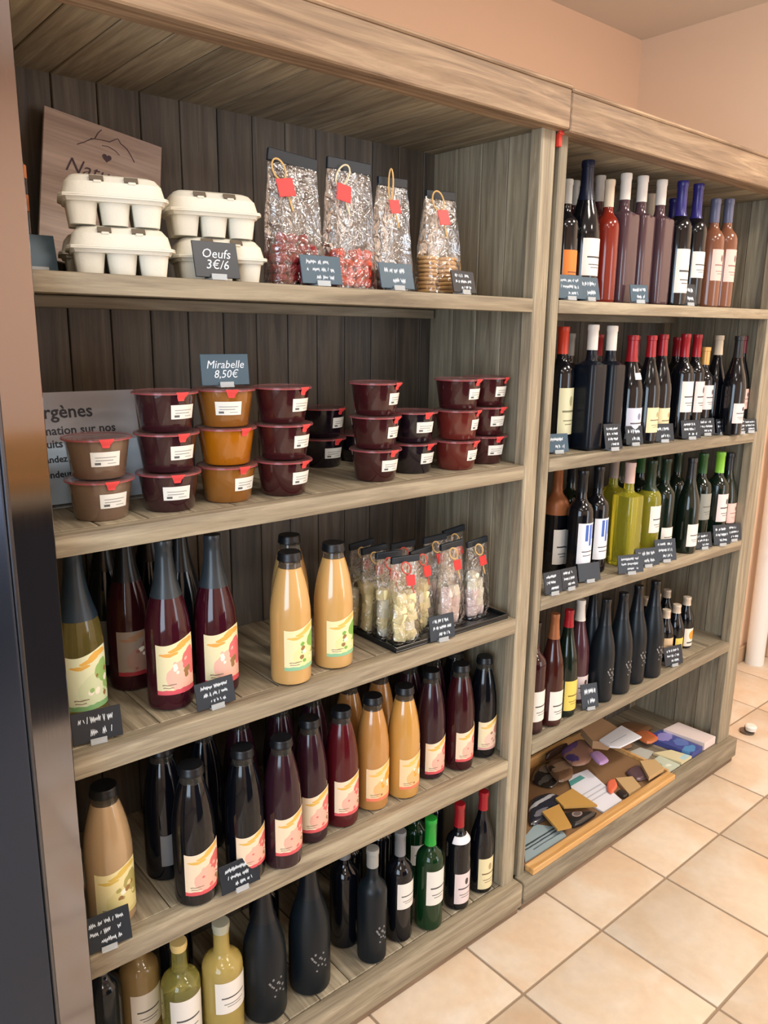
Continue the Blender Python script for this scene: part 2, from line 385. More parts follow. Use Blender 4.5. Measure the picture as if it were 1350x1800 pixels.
def unit(root, xo0, xi0, xi1, xo1, xp0, xp1, keys, ztop, zh, first, hx1):
    """xo = outer faces, xp = inner edge of the face posts, xi = inner faces of the planked sides"""
    # posts (front uprights)
    for a, b in ((xo0, xp0), (xp1, xo1)):
        box('post', a, b, 0.0, 0.036, 0.10, ztop, WZ, root, bev=.003)
        box('post', a, b, D - .0, D + .03, 0.0, ztop, WZ, root, bev=.003)
    # planked sides
    for a, b in ((xi0 - .018, xi0), (xi1, xi1 + .018)):
        plank_row('side_plank', root, a, b, 0.036, D, 0.09, ztop, WZ, axis='y')
    # back planks
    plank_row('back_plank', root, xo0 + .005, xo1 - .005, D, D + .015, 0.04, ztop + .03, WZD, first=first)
    # roof planks run front to back
    plank_row('top_plank', root, xo0 + .004, xo1 - .004, -0.005, D + .012, ztop, ztop + .018, WY, first=first)
    # header beam and its cap
    hx0 = xo0 - .01 if xo0 < 0 else .0235
    h = box('header', hx0, hx1, -0.032, 0.03, ztop - .004, ztop + .080, WXH, root, bev=.003)
    mo = box('header_cap', hx0, hx1, -0.0345, 0.06, ztop + .080, ztop + .089, WXH, root, bev=.003)
    # base plinth: stepped skirting in front, boards on top
    box('plinth', xo0 - .005, hx1, -0.030, 0.012, 0.028, 0.1027, WX, root, bev=.006, seg=2)
    box('plinth_foot', xo0 + .0, hx1 - .003, -0.018, 0.012, 0.0, 0.028, wood_foot, root, bev=.002)
    box('plinth_side', xo1 - .02, xo1, 0.012, D, 0.0, 0.0995, WY, root, bev=.002)
    plank_row('base_plank', root, xi0, xi1, 0.013, D, 0.084, 0.1025, WY, first=first - (xi0 - xo0))
    # shelves, each a front lip with planks running front to back
    for k in keys:
        z0, s = SH[k]; t = THK[k]
        xa, xb = xp0, xp1
        xm = (xa + xb) / 2
        sh = empty('shelf', (xm, 0, z0 + s * xm)); sh.parent = root; sh.rotation_euler = (0, -math.atan(s), 0)
        hl = (xb - xa) / 2 - .0005
        bp = box('front_board', -hl, hl, 0.0, 0.034, -t, 0, WX, sh, bev=.0025, seg=2)
        c = -hl + first - (xp0 - xo0)
        if c < -hl + .01: c += PW
        e = min(hl + (xi1 - xp1), hl + (xi1 - xb))
        lo = -hl - (xp0 - xi0) + .001; hi = hl + (xi1 - xp1) - .001
        cuts = [lo]
        while c < hi - .012: cuts.append(c); c += PW
        cuts.append(hi)
        for p, q in zip(cuts, cuts[1:]):
            j = random.uniform(-.0006, .0)
            box('shelf_plank', p + .0012, q - .0012, .0345, D - .001, -.02 + j, -.0002 + j, WY, sh, bev=.0014)
        box('batten', lo + .01, hi - .01, D - .03, D - .002, -.045, -.0215, WX, sh, bev=.002)
wood_foot = wood('weathered_wood_foot', 0, (104, 84, 66), (126, 104, 84), (140, 118, 96))
ua = tag(empty('shelving_unit', (0, 0, 0)), 'weathered grey brown plank shelving unit holding eggs, fruit pots and juice', 'shelving unit')
unit(ua, -1.225, -1.185, -.012, .014, -1.185, -.036, ['s1', 's2', 's3', 's4'], 2.10, 0, .048, .0215)
ub = tag(empty('shelving_unit', (0, 0, 0), ROT_B), 'weathered plank shelving unit holding the wine bottles and a tray of leaflets', 'shelving unit')
unit(ub, .032, .045, 1.262, 1.312, .062, 1.222, ['u1', 'u2', 'u3', 'u4'], 2.095, 0, .05, 1.325)
# bright red tag at the top of the gap
rt = tag(empty('red_clip', (.0215, -.002, 2.078)), 'tiny red clip in the gap between the two shelving units', 'clip')
mesh_obj('clip_body', box_mesh('clip_body', .012, .012, .03, mat('red_plastic', (206, 60, 44), .35), .003, 2), None, rt)
mesh_obj('clip_hook', box_mesh('clip_hook', .018, .006, .008, mat('red_plastic', (206, 60, 44), .35), .002, 2), None, rt, (0, -.006, .015))

# ------------------------------------------------------------------ display fridge at the frame edge
fr = tag(empty('display_fridge', (-1.6, 0.2, 0)), 'brushed steel display fridge cropped by the picture edge beside the shelves', 'fridge')
def fbox(n, x0, x1, y0, y1, z0, z1, m, bev=.002, seg=1): return box(n, x0 + 1.6, x1 + 1.6, y0 - .2, y1 - .2, z0, z1, m, fr, bev, seg)
M_FD = mat('fridge_dark', (44, 50, 60), 0.3, 0.2)
fbox('side_trim', -1.2525, -1.1925, -.062, -.045, 0.0, 2.3, M_STEEL, .0012, 1)
fbox('body', -2.3, -1.245, -.045, .40, 0.0, 2.3, mat('fridge_body', (150, 152, 156), .35, .8))
fbox('door', -2.28, -1.262, -.085, -.046, 0.12, 2.28, mat('fridge_door', (60, 68, 84), 0.25, 0.8), .006, 2)
fbox('door_edge', -1.262, -1.2545, -.083, -.046, 0.12, 2.28, mat('door_edge', (112, 114, 122), .3, 1.0), .002)
fbox('kick_panel', -2.28, -1.262, -.06, -.046, 0.0, 0.12, M_FD)

# unseen counter and crate added to give the fridge trim dark and brown reflections
ct = tag(empty('reflection_counter', (-.35, -2.35, 0)), 'unseen dark counter with wooden top, added for its reflection in the steel fridge trim', 'counter')
box('counter_front', -.75, .75, -.28, .28, 0, .94, mat('counter_slate', (52, 60, 74), .5), ct, bev=.004)
box('counter_top', -.78, .78, -.31, .31, .94, .98, WX, ct, bev=.004)
cr = tag(empty('reflection_crate', (-.62, -2.33, .981)), 'unseen orange brown wooden crate added on the counter for its reflection in the trim', 'crate')
for i_, z_ in enumerate((.0, .075, .15)):
    for yy in (-.16, .15): box('slat', -.24, .24, yy, yy + .012, z_ + .004, z_ + .062, WXO, cr, bev=.002)
    for xx in (-.24, .228): box('slat', xx, xx + .012, -.147, .149, z_ + .004, z_ + .062, WY, cr, bev=.002)
box('crate_floor', -.24, .24, -.147, .149, 0, .004, WXO, cr)
# ------------------------------------------------------------------ bottles
def clampmat():
    g = {}
    g['peach'] = mat('juice_peach', (202, 160, 98), .2, coat=1, sss=.25)
    g['peachgrey'] = mat('juice_pear', (172, 144, 108), .2, coat=1, sss=.2)
    g['orange'] = mat('juice_orange', (180, 128, 68), .2, coat=1, sss=.25)
    g['amber'] = mat('juice_amber', (194, 144, 72), .18, coat=1, sss=.25)
    g['plum'] = mat('juice_plum', (44, 20, 30), .12, coat=.15)
    g['red'] = mat('juice_red', (76, 15, 23), .12, coat=.15)
    g['redark'] = mat('juice_redark', (50, 13, 19), .12, coat=.15)
    g['black'] = mat('glass_black', (10, 12, 18), .08, coat=.15)
    g['darkblue'] = mat('glass_darkblue', (16, 24, 32), .12, coat=.15)
    g['darkred'] = mat('glass_darkred', (48, 16, 22), .1, coat=.15)
    g['fizzred'] = mat('fizz_red', (54, 13, 25), .08, coat=.15)
    g['fizzyellow'] = mat('fizz_yellow', (222, 206, 120), .04, trans=.9, coat=0)
    g['matte'] = mat('glass_matte', (17, 24, 30), .36, spec=.35)
    g['ink'] = mat('glass_ink', (16, 21, 30), .26, spec=.3)
    g['green'] = mat('glass_green', (22, 66, 34), .06, trans=.55, coat=0)
    g['greenblack'] = mat('glass_greenblack', (14, 26, 18), .1, coat=.15)
    g['rose'] = mat('wine_rose', (78, 56, 62), .12, coat=.15)
    g['rosedark'] = mat('wine_rosedark', (78, 44, 46), .12, coat=.15)
    g['orangered'] = mat('wine_orangered', (124, 36, 24), .1, coat=.15)
    g['rosecopper'] = mat('wine_copper', (118, 74, 54), .12, coat=.15)
    g['yellowg'] = mat('wine_yellow', (212, 204, 70), .04, trans=.75)
    g['clearyellow'] = mat('drink_yellow', (226, 218, 130), .04, trans=.85)
    g['clearyellow2'] = mat('drink_golden', (232, 206, 122), .06, trans=.6)
    g['clearamber'] = mat('drink_amber', (196, 168, 116), .08, trans=.5)
    g['redbrown'] = mat('glass_redbrown', (58, 22, 18), .1, coat=.15)
    g['plumglass'] = mat('glass_plum', (72, 42, 50), .12, coat=.15)
    return g
BM = clampmat()
CAPS = dict(black=((16, 18, 22), .35), foil_dark=((28, 46, 60), .35), foil_grey=((44, 52, 58), .3), foil_black=((16, 20, 26), .3),
    grey=((120, 120, 122), .35), clearcap=((176, 172, 150), .2), cork=((224, 196, 128), .6), greycap=((150, 148, 142), .4), greencap=((34, 150, 52), .3),
    redcap=((150, 24, 34), .3), redcapb=((204, 62, 38), .35), navycap=((20, 26, 48), .3), whitecap=((222, 214, 204), .4), beigecap=((206, 186, 160), .4),
    bluecap=((44, 40, 112), .3), slatecap=((86, 88, 112), .3), greydark=((30, 30, 32), .35), winecap=((84, 20, 34), .35), goldcap=((206, 158, 92), .35),
    copperfoil=((150, 92, 56), .4), beigedark=((140, 120, 108), .4), pinkcap=((208, 176, 166), .4), greendark=((26, 44, 28), .35), greencapd=((44, 84, 40), .35),
    limecap=((132, 192, 62), .3), beerfoil=((206, 190, 170), .35))
def capmat(k):
    c, r = CAPS[k]
    return mat('cap_' + k, c, r, metal=.25 if k in ('beerfoil', 'copperfoil', 'goldcap') else 0, bump=(90, .5, .002) if k in ('beerfoil', 'copperfoil') else None)

INK = (70, 70, 72)
def wine_layers(ink=INK, mark=None):
    L = [('r', .5, .30, .28, .012, ink), ('r', .5, .22, .2, .01, ink), ('r', .5, .5, .34, .022, ink)]
    if mark: L.append(('e', .55, .72, .09, .11, mark))
    return L
def juice_layers(ban, f1, f2, band):
    rnd = random.Random(ban[0] + f1[1]); W_ = (246, 240, 222); L = []
    L += [('e', .66, .34, .44, .30, f2), ('e', .84, .60, .17, .20, f1), ('e', .70, .62, .10, .12, f1), ('e', .92, .40, .12, .12, f1)]
    L += [('e', .30, .80, .22, .035, ban), ('e', .50, .87, .22, .04, ban), ('e', .72, .92, .24, .05, ban)]
    for k in range(12):
        u = .42 + .54 * rnd.random(); v = .14 + .48 * rnd.random(); q = .028 + .03 * rnd.random()
        L += [('e', u, v, q * 1.2, q, (W_, f1, f2, (150, 112, 70))[k % 4])]
    L += [('r', .28, .20, .16, .012, (150, 130, 110)), ('r', .26, .14, .12, .01, (160, 140, 120)), ('r', .5, .04, .55, .05, band)]
    return L
LAB = dict(
    green=((226, 232, 198), juice_layers((226, 178, 84), (150, 188, 112), (214, 224, 186), (130, 178, 120)), .06),
    greenj=((238, 226, 176), juice_layers((232, 186, 96), (122, 172, 76), (220, 220, 160), (138, 190, 150)), .06),
    red=((232, 222, 178), juice_layers((232, 168, 78), (222, 110, 112), (238, 184, 164), (214, 84, 96)), .06),
    pink=((236, 214, 184), juice_layers((224, 178, 86), (214, 106, 104), (236, 178, 158), (212, 84, 90)), .06),
    cream=((232, 220, 166), juice_layers((214, 184, 92), (170, 160, 96), (224, 212, 150), (210, 196, 130)), .06),
    creampink=((234, 218, 180), juice_layers((222, 186, 100), (196, 140, 130), (230, 196, 176), (206, 160, 150)), .03),
    orangel=((238, 206, 160), juice_layers((236, 186, 96), (232, 156, 44), (240, 180, 120), (234, 122, 92)), .03),
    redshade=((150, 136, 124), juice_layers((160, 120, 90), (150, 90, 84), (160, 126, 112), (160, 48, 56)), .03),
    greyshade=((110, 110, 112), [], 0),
    white=((228, 222, 214), wine_layers(), 0), whitepink=((226, 208, 206), wine_layers(mark=(70, 60, 66)), 0),
    whiteblue=((208, 208, 222), wine_layers(mark=(120, 124, 150)), 0), creamw=((226, 212, 168), wine_layers((120, 100, 70), (170, 150, 110)), 0),
    creamo=((222, 190, 148), wine_layers((120, 80, 50)), 0), creamgreen=((214, 212, 176), wine_layers((120, 120, 90), (158, 156, 120)), 0),
    pinkw=((222, 186, 176), wine_layers((150, 110, 104), (120, 90, 90)), 0), greyw=((140, 142, 134), wine_layers((90, 90, 88)), 0),
    bluew=((226, 228, 234), [('r', .38, .76, .07, .2, (52, 92, 176)), ('r', .58, .70, .07, .26, (60, 104, 188)), ('r', .76, .78, .06, .18, (52, 92, 176)), ('r', .5, .3, .3, .012, INK), ('r', .5, .2, .25, .01, INK)], 0),
    yelloww=((224, 200, 96), wine_layers((120, 100, 40)), 0), orangew=((232, 222, 206), [('e', .6, .62, .3, .26, (236, 150, 40)), ('r', .5, .2, .3, .04, INK)], 0),
    orangeflat=((228, 128, 44), [('r', .5, .3, .3, .02, (120, 60, 30)), ('r', .5, .2, .3, .02, (120, 60, 30))], 0),
    logo=((32, 36, 40), [], 0), logosmall=((32, 36, 40), [], 0))
def labmat(k):
    base, lay, org = LAB[k]
    return print_mat('label_' + k, base, lay, organic=org)
PROF = dict(
    juice=[(0, 0), (.86, 0), (.97, .012), (1, .04), (1, .50), (.985, .56), (.93, .64), (.83, .73), (.72, .80), (.60, .865), (.53, .895), (.51, .93), (.54, .935), (.54, .985), (0, .985)],
    champagne=[(0, 0), (.86, 0), (.97, .01), (1, .03), (1, .40), (.985, .46), (.92, .54), (.78, .62), (.62, .69), (.49, .76), (.41, .83), (.355, .90), (.34, .95), (.36, .955), (.36, .99), (0, .99)],
    bordeaux=[(0, 0), (.88, 0), (.98, .01), (1, .03), (1, .60), (.975, .635), (.90, .665), (.72, .695), (.52, .72), (.42, .745), (.385, .79), (.375, .95), (.41, .955), (.41, .99), (0, .99)],
    burgundy=[(0, 0), (.88, 0), (.98, .01), (1, .03), (1, .46), (.98, .50), (.90, .56), (.76, .63), (.60, .69), (.47, .745), (.39, .80), (.36, .88), (.35, .95), (.39, .955), (.39, .99), (0, .99)],
    square=[(0, 0), (.86, 0), (.96, .01), (.98, .03), (.98, .66), (.95, .685), (.80, .70), (.50, .715), (.42, .735), (.385, .78), (.38, .95), (.41, .955), (.41, .99), (0, .99)],
    beer=[(0, 0), (.88, 0), (.98, .015), (1, .04), (1, .55), (.95, .62), (.75, .70), (.55, .78), (.46, .86), (.43, .94), (.46, .95), (.46, .98), (0, .98)])
def rfun(shape, R, H):
    P = [(r * R, z * H) for r, z in PROF[shape]][1:-1]
    def f(z):
        for (r0, z0), (r1, z1) in zip(P, P[1:]):
            if z0 <= z <= z1 and z1 > z0: return r0 + (r1 - r0) * (z - z0) / (z1 - z0)
        return P[-1][0] if z > P[-1][1] else R
    return f
MC = {}
def cached(key, fn):
    if key not in MC: MC[key] = fn()
    return MC[key]
def logo_mesh(R, H):
    bm = bmesh.new(); rnd = random.Random(3)
    for k in range(16):
        a = -pi / 2 + rnd.uniform(-.42, .42); z = H * (.27 + rnd.uniform(-.07, .07)); r = R + .0006
        box_bm(bm, r * cos(a), r * sin(a), z, .004, .0014, .004, Matrix.Rotation(a + pi / 2, 4, 'Z') @ Matrix.Rotation(rnd.uniform(0, 3), 4, 'Y'))
    return finish(bm, 'logo', mat('silver_print', (150, 152, 156), .3, .6))
def bottle(rec):
    _, name, label, group, x, y, z, R, H, shape, mk, cap, lab = rec
    cat = {'juice_bottle': 'juice bottle', 'fizz_bottle': 'fizz bottle', 'wine_bottle': 'wine bottle', 'beer_bottle': 'beer bottle'}[name]
    rz = random.uniform(-.09, .09)
    z += .0004 + R * .03
    root = tag(empty(name, (x, y, z), rz), label, cat, group)
    f = rfun(shape, R, H)
    sq = (lambda r, zz: (1.0 if zz < .69 * H else 0.0)) if shape == 'square' else 0.0
    prof = [(r * R, zz * H) for r, zz in PROF[shape]]
    if shape == 'juice':
        low = [q for q in prof if q[1] < .885 * H]; up = [q for q in prof[1:] if q[1] > .885 * H]
        rn = f(.885 * H)
        mesh_obj('bottle_neck', cached(('n', R, H), lambda: lathe('bottle_neck', [(rn, .8855 * H)] + up, mat('neck_glass', (190, 186, 174), .05, trans=.95), 24)), None, root)
        prof = low + [(rn, .885 * H), (0, .8852 * H)]
    body = cached(('b', shape, R, H, mk), lambda: lathe('glass_body', prof, BM[mk], 32, sq))
    mesh_obj('glass_body', body, None, root)
    ck, cz = cap
    def mkcap():
        if shape == 'juice':
            r0 = .54 * R * 1.05; z0 = max(cz, .936) * H
            pr = [(r0 * .93, z0), (r0 * 1.05, z0 + .001), (r0 * 1.05, z0 + .006), (r0, z0 + .008), (r0, H - .003), (r0 * .94, H), (0, H)]
        else:
            zz0 = cz * H; pr = [(f(zz0) + .0004, zz0)]
            for r, q in PROF[shape][1:-1]:
                if q * H > zz0 + .001: pr.append((r * R + .0009, q * H))
            pr[0] = (f(zz0) + .0009, zz0)
            top = pr[-1][0]; pr += [(top * .96, H - .0008), (0, H)]
        return lathe('capsule', pr, capmat(ck), 24)
    mesh_obj('screw_cap' if shape == 'juice' else ('cork' if ck == 'cork' else 'capsule'), cached(('c', shape, R, H, cap), mkcap), None, root)
    if lab:
        st, a, b = lab[:3]; half = radians(lab[3] if len(lab) > 3 else 54)
        if st.startswith('logo'):
            me = cached(('logo', R, H), lambda: logo_mesh(R, H)); mesh_obj('logo', me, None, root); return root
        wave = .012 if shape == 'juice' or st in ('green', 'red') else 0
        b = min(b, .57 if shape not in ('champagne', 'burgundy') else .45)
        me = cached(('l', shape, R, H, lab), lambda: patch('paper_label', f, a * H, b * H, half, labmat(st), wave, sq=1.0 if shape == 'square' else 0))
        mesh_obj('paper_label', me, None, root)
    return root
BOTTLES = [
('B', 'fizz_bottle', 'pale yellow fizz bottle with green fruit label beside the steel fridge', 'fruit fizz bottles on the third shelf', -1.105, 0.143, 0.9233, 0.044, 0.33, 'champagne', 'fizzyellow', ('foil_dark', 0.6), ('green', 0.089, 0.423)),
('B', 'fizz_bottle', 'ruby fizz bottle with pink fruit label, standing alone in front of dark ones', 'fruit fizz bottles on the third shelf', -0.951, 0.099, 0.9218, 0.044, 0.33, 'champagne', 'fizzred', ('foil_grey', 0.67), ('red', 0.103, 0.425)),
('B', 'fizz_bottle', 'ruby fizz bottle with pink fruit label, standing behind a slate price card', 'fruit fizz bottles on the third shelf', -0.849, 0.101, 0.9209, 0.044, 0.325, 'champagne', 'fizzred', ('foil_grey', 0.68), ('red', 0.079, 0.42)),
('B', 'fizz_bottle', 'dark fizz bottle with shaded pink label, one row behind the ruby bottle', 'fruit fizz bottles on the third shelf', -0.977, 0.226, 0.9221, 0.043, 0.33, 'champagne', 'darkred', ('foil_black', 0.68), ('redshade', 0.101, 0.386)),
('B', 'fizz_bottle', 'dark fizz bottle with a grey label edge beyond the pale yellow bottle', 'fruit fizz bottles on the third shelf', -0.985, 0.323, 0.9222, 0.043, 0.33, 'champagne', 'darkblue', ('foil_black', 0.68), ('greyshade', 0.077, 0.374)),
('B', 'fizz_bottle', 'dark fizz bottle peeping out between the two ruby fizz bottles', 'fruit fizz bottles on the third shelf', -0.859, 0.228, 0.9209, 0.043, 0.33, 'champagne', 'darkblue', ('foil_black', 0.68), None),
('B', 'fizz_bottle', 'unlabelled looking dark fizz bottle farthest back in the row by the wall planks', 'fruit fizz bottles on the third shelf', -0.881, 0.337, 0.9212, 0.043, 0.33, 'champagne', 'darkblue', ('foil_black', 0.68), None),
('B', 'juice_bottle', 'peach coloured juice bottle with green label, the nearer of the pair', 'fruit fizz bottles on the third shelf', -0.704, 0.048, 0.9195, 0.043, 0.278, 'juice', 'peach', ('black', 0.9), ('greenj', 0.123, 0.458, 56)),
('B', 'juice_bottle', 'peach coloured juice bottle with green label next to the marshmallow bags', 'fruit fizz bottles on the third shelf', -0.584, 0.06, 0.9183, 0.043, 0.276, 'juice', 'peach', ('black', 0.93), ('greenj', 0.111, 0.427, 56)),
('B', 'juice_bottle', 'juice bottle whose black cap shows just above the nearer peach bottle', 'fruit fizz bottles on the third shelf', -0.628, 0.165, 0.9187, 0.043, 0.278, 'juice', 'peach', ('black', 0.9), None),
('B', 'juice_bottle', 'beige pear juice bottle standing first on the fourth shelf above a price card', 'juice bottles on the fourth shelf', -1.1, 0.083, 0.5243, 0.045, 0.28, 'juice', 'peachgrey', ('black', 0.9), ('cream', 0.084, 0.448, 56)),
('B', 'juice_bottle', 'very dark juice bottle with pink label, alone beside the beige bottle', 'juice bottles on the fourth shelf', -0.945, 0.038, 0.5209, 0.043, 0.29, 'juice', 'black', ('black', 0.88), ('pink', 0.094, 0.426, 56)),
('B', 'juice_bottle', 'very dark juice bottle half hidden behind its dark neighbour near the beige one', 'juice bottles on the fourth shelf', -0.959, 0.144, 0.5212, 0.043, 0.29, 'juice', 'black', ('black', 0.88), ('greyshade', 0.129, 0.392, 40)),
('B', 'juice_bottle', 'very dark juice bottle with pink label rising behind a slate price card', 'juice bottles on the fourth shelf', -0.832, 0.037, 0.5185, 0.041, 0.29, 'juice', 'black', ('black', 0.88), ('pink', 0.116, 0.39, 56)),
('B', 'juice_bottle', 'plum juice bottle with pink label just beyond the card on the fourth shelf', 'juice bottles on the fourth shelf', -0.7469, 0.0234, 0.5166, 0.041, 0.29, 'juice', 'plum', ('black', 0.88), ('pink', 0.123, 0.441, 56)),
('B', 'juice_bottle', 'plum juice bottle set slightly back between two red juice bottles', 'juice bottles on the fourth shelf', -0.65, 0.06, 0.5145, 0.04, 0.29, 'juice', 'plum', ('black', 0.88), ('pink', 0.1, 0.423, 56)),
('B', 'juice_bottle', 'red juice bottle with pink label beside the first orange bottle', 'juice bottles on the fourth shelf', -0.559, 0.064, 0.5125, 0.04, 0.285, 'juice', 'red', ('black', 0.88), ('pink', 0.115, 0.443, 56)),
('B', 'juice_bottle', 'orange juice bottle between the red bottle and the brighter orange bottle', 'juice bottles on the fourth shelf', -0.459, 0.073, 0.5104, 0.041, 0.285, 'juice', 'orange', ('black', 0.9), ('orangel', 0.097, 0.416, 56)),
('B', 'juice_bottle', 'bright amber juice bottle with orange label next to a plum bottle', 'juice bottles on the fourth shelf', -0.365, 0.065, 0.5083, 0.041, 0.287, 'juice', 'amber', ('black', 0.9), ('orangel', 0.099, 0.401, 56)),
('B', 'juice_bottle', 'plum juice bottle tucked behind the bright amber bottle', 'juice bottles on the fourth shelf', -0.251, 0.09, 0.5058, 0.04, 0.29, 'juice', 'plum', ('black', 0.88), ('pink', 0.056, 0.375, 56)),
('B', 'juice_bottle', 'dark red juice bottle with pink label, last but one before the shelf post', 'juice bottles on the fourth shelf', -0.16, 0.073, 0.5039, 0.04, 0.29, 'juice', 'redark', ('black', 0.9), ('pink', 0.098, 0.404, 56)),
('B', 'juice_bottle', 'very dark juice bottle with cream label at the shelf post end', 'juice bottles on the fourth shelf', -0.062, 0.08, 0.5017, 0.039, 0.284, 'juice', 'black', ('black', 0.9), ('creampink', 0.093, 0.402, 56)),
('B', 'juice_bottle', 'dark juice bottle in the back row of the fourth shelf, nearly hidden', 'dark back row juice bottles', -0.85, 0.175, 0.5188, 0.04, 0.287, 'juice', 'black', ('black', 0.9), None),
('B', 'juice_bottle', 'dark juice bottle in the back row of the fourth shelf, nearly hidden', 'dark back row juice bottles', -0.76, 0.175, 0.5169, 0.04, 0.287, 'juice', 'plum', ('black', 0.9), None),
('B', 'juice_bottle', 'dark juice bottle in the back row of the fourth shelf, nearly hidden', 'dark back row juice bottles', -0.655, 0.175, 0.5146, 0.04, 0.287, 'juice', 'plum', ('black', 0.9), None),
('B', 'juice_bottle', 'dark juice bottle in the back row of the fourth shelf, nearly hidden', 'dark back row juice bottles', -0.562, 0.175, 0.5126, 0.04, 0.287, 'juice', 'plum', ('black', 0.9), None),
('B', 'juice_bottle', 'amber juice bottle in the back row behind the orange juice bottles', 'amber back row juice bottles', -0.452, 0.175, 0.5102, 0.04, 0.287, 'juice', 'orange', ('black', 0.9), None),
('B', 'juice_bottle', 'amber juice bottle in the back row behind the orange juice bottles', 'amber back row juice bottles', -0.352, 0.175, 0.508, 0.04, 0.287, 'juice', 'orange', ('black', 0.9), None),
('B', 'juice_bottle', 'dark juice bottle in the back row of the fourth shelf, nearly hidden', 'dark back row juice bottles', -0.25, 0.175, 0.5058, 0.04, 0.287, 'juice', 'plum', ('black', 0.9), None),
('B', 'juice_bottle', 'dark juice bottle in the back row of the fourth shelf, nearly hidden', 'dark back row juice bottles', -0.165, 0.175, 0.504, 0.04, 0.287, 'juice', 'plum', ('black', 0.9), None),
('B', 'juice_bottle', 'dark juice bottle in the back row of the fourth shelf, nearly hidden', 'dark back row juice bottles', -0.078, 0.175, 0.5021, 0.04, 0.287, 'juice', 'black', ('black', 0.9), None),
('B', 'wine_bottle', 'dark blue bottle with grey capsule lowest beside the fridge on the base shelf', 'bottles on the base shelf', -1.103, 0.171, 0.1027, 0.037, 0.3, 'bordeaux', 'darkblue', ('grey', 0.76), None),
('B', 'wine_bottle', 'clear bottle of dull amber drink between grey capsule and cork topped bottles', 'bottles on the base shelf', -1.0212, 0.1806, 0.1027, 0.042, 0.29, 'bordeaux', 'clearamber', ('clearcap', 0.92), ('white', 0.2, 0.5)),
('B', 'wine_bottle', 'clear bottle of pale yellow drink closed with a bright cork', 'bottles on the base shelf', -0.962, 0.102, 0.1027, 0.042, 0.27, 'bordeaux', 'clearyellow', ('cork', 0.93), ('white', 0.2, 0.62)),
('B', 'wine_bottle', 'clear bottle of golden drink with large blank looking white label', 'bottles on the base shelf', -0.871, 0.085, 0.1027, 0.045, 0.28, 'bordeaux', 'clearyellow2', ('clearcap', 0.92), ('white', 0.289, 0.695)),
('B', 'wine_bottle', 'matte black sparkling bottle with silver logo next to the golden drink', 'bottles on the base shelf', -0.77, 0.075, 0.1027, 0.05, 0.34, 'champagne', 'matte', ('foil_black', 0.72), ('logo', 0.2, 0.36, 30)),
('B', 'wine_bottle', 'matte black sparkling bottle with silver logo, the one farther from the fridge', 'bottles on the base shelf', -0.647, 0.073, 0.1027, 0.05, 0.34, 'champagne', 'matte', ('foil_black', 0.72), ('logo', 0.2, 0.36, 30)),
('B', 'wine_bottle', 'plain black bottle standing back between sparkling and grey capped bottles', 'bottles on the base shelf', -0.501, 0.128, 0.1027, 0.038, 0.31, 'bordeaux', 'black', ('grey', 0.78), None),
('B', 'wine_bottle', 'matte grey black bottle with grey capsule and small emblem near the bottom', 'bottles on the base shelf', -0.478, 0.044, 0.1027, 0.037, 0.305, 'bordeaux', 'matte', ('greycap', 0.84), ('logosmall', 0.07, 0.14, 30)),
('B', 'wine_bottle', 'black bottle with white label beside the green bottle', 'bottles on the base shelf', -0.38, 0.053, 0.1027, 0.035, 0.305, 'bordeaux', 'black', ('grey', 0.78), ('white', 0.329, 0.651)),
('B', 'wine_bottle', 'green glass bottle with bright green capsule and white label', 'bottles on the base shelf', -0.29, 0.036, 0.1027, 0.037, 0.312, 'bordeaux', 'green', ('greencap', 0.76), ('white', 0.25, 0.582)),
('B', 'wine_bottle', 'black bottle with red capsule, white neck band and pale label', 'bottles on the base shelf', -0.181, 0.039, 0.1027, 0.034, 0.308, 'bordeaux', 'black', ('redcap', 0.78), ('whitepink', 0.07, 0.369)),
('B', 'wine_bottle', 'black bottle with red capsule and cream label against the post', 'bottles on the base shelf', -0.082, 0.044, 0.1027, 0.034, 0.302, 'burgundy', 'black', ('redcap', 0.82), ('creamw', 0.049, 0.367)),
('B', 'wine_bottle', 'black bottle in the back row of the base shelf, almost fully hidden', 'hidden base shelf bottles', -0.93, 0.19, 0.1027, 0.037, 0.305, 'bordeaux', 'black', ('grey', 0.78), None),
('B', 'wine_bottle', 'black bottle in the back row of the base shelf, almost fully hidden', 'hidden base shelf bottles', -0.7, 0.19, 0.1027, 0.037, 0.305, 'bordeaux', 'black', ('grey', 0.78), None),
('B', 'wine_bottle', 'black bottle in the back row of the base shelf, almost fully hidden', 'hidden base shelf bottles', -0.44, 0.19, 0.1027, 0.037, 0.305, 'bordeaux', 'black', ('grey', 0.78), None),
('B', 'wine_bottle', 'green bottle in the back row behind the white labelled black bottle', 'bottles on the base shelf', -0.24, 0.15, 0.1027, 0.037, 0.305, 'bordeaux', 'green', ('grey', 0.78), ('white', 0.35, 0.55)),
('B', 'wine_bottle', 'black bottle in the back row of the base shelf, almost fully hidden', 'hidden base shelf bottles', -0.33, 0.19, 0.1027, 0.037, 0.305, 'bordeaux', 'black', ('grey', 0.78), None),
('B', 'wine_bottle', 'black bottle in the back row of the base shelf, almost fully hidden', 'hidden base shelf bottles', -0.14, 0.19, 0.1027, 0.037, 0.305, 'bordeaux', 'black', ('grey', 0.78), None),
('B', 'wine_bottle', 'dark rose bottle with grey capsule behind the post on the top wine shelf', 'rose wine bottles on the top wine shelf', 0.303, 0.16, 1.7226, 0.035, 0.321, 'bordeaux', 'darkred', ('greycap', 0.8), None),
('B', 'wine_bottle', 'bottle with an orange label just showing beyond the post, top wine shelf', 'rose wine bottles on the top wine shelf', 0.175, 0.085, 1.7216, 0.035, 0.3, 'bordeaux', 'black', ('greycap', 0.8), ('orangeflat', 0.16, 0.42)),
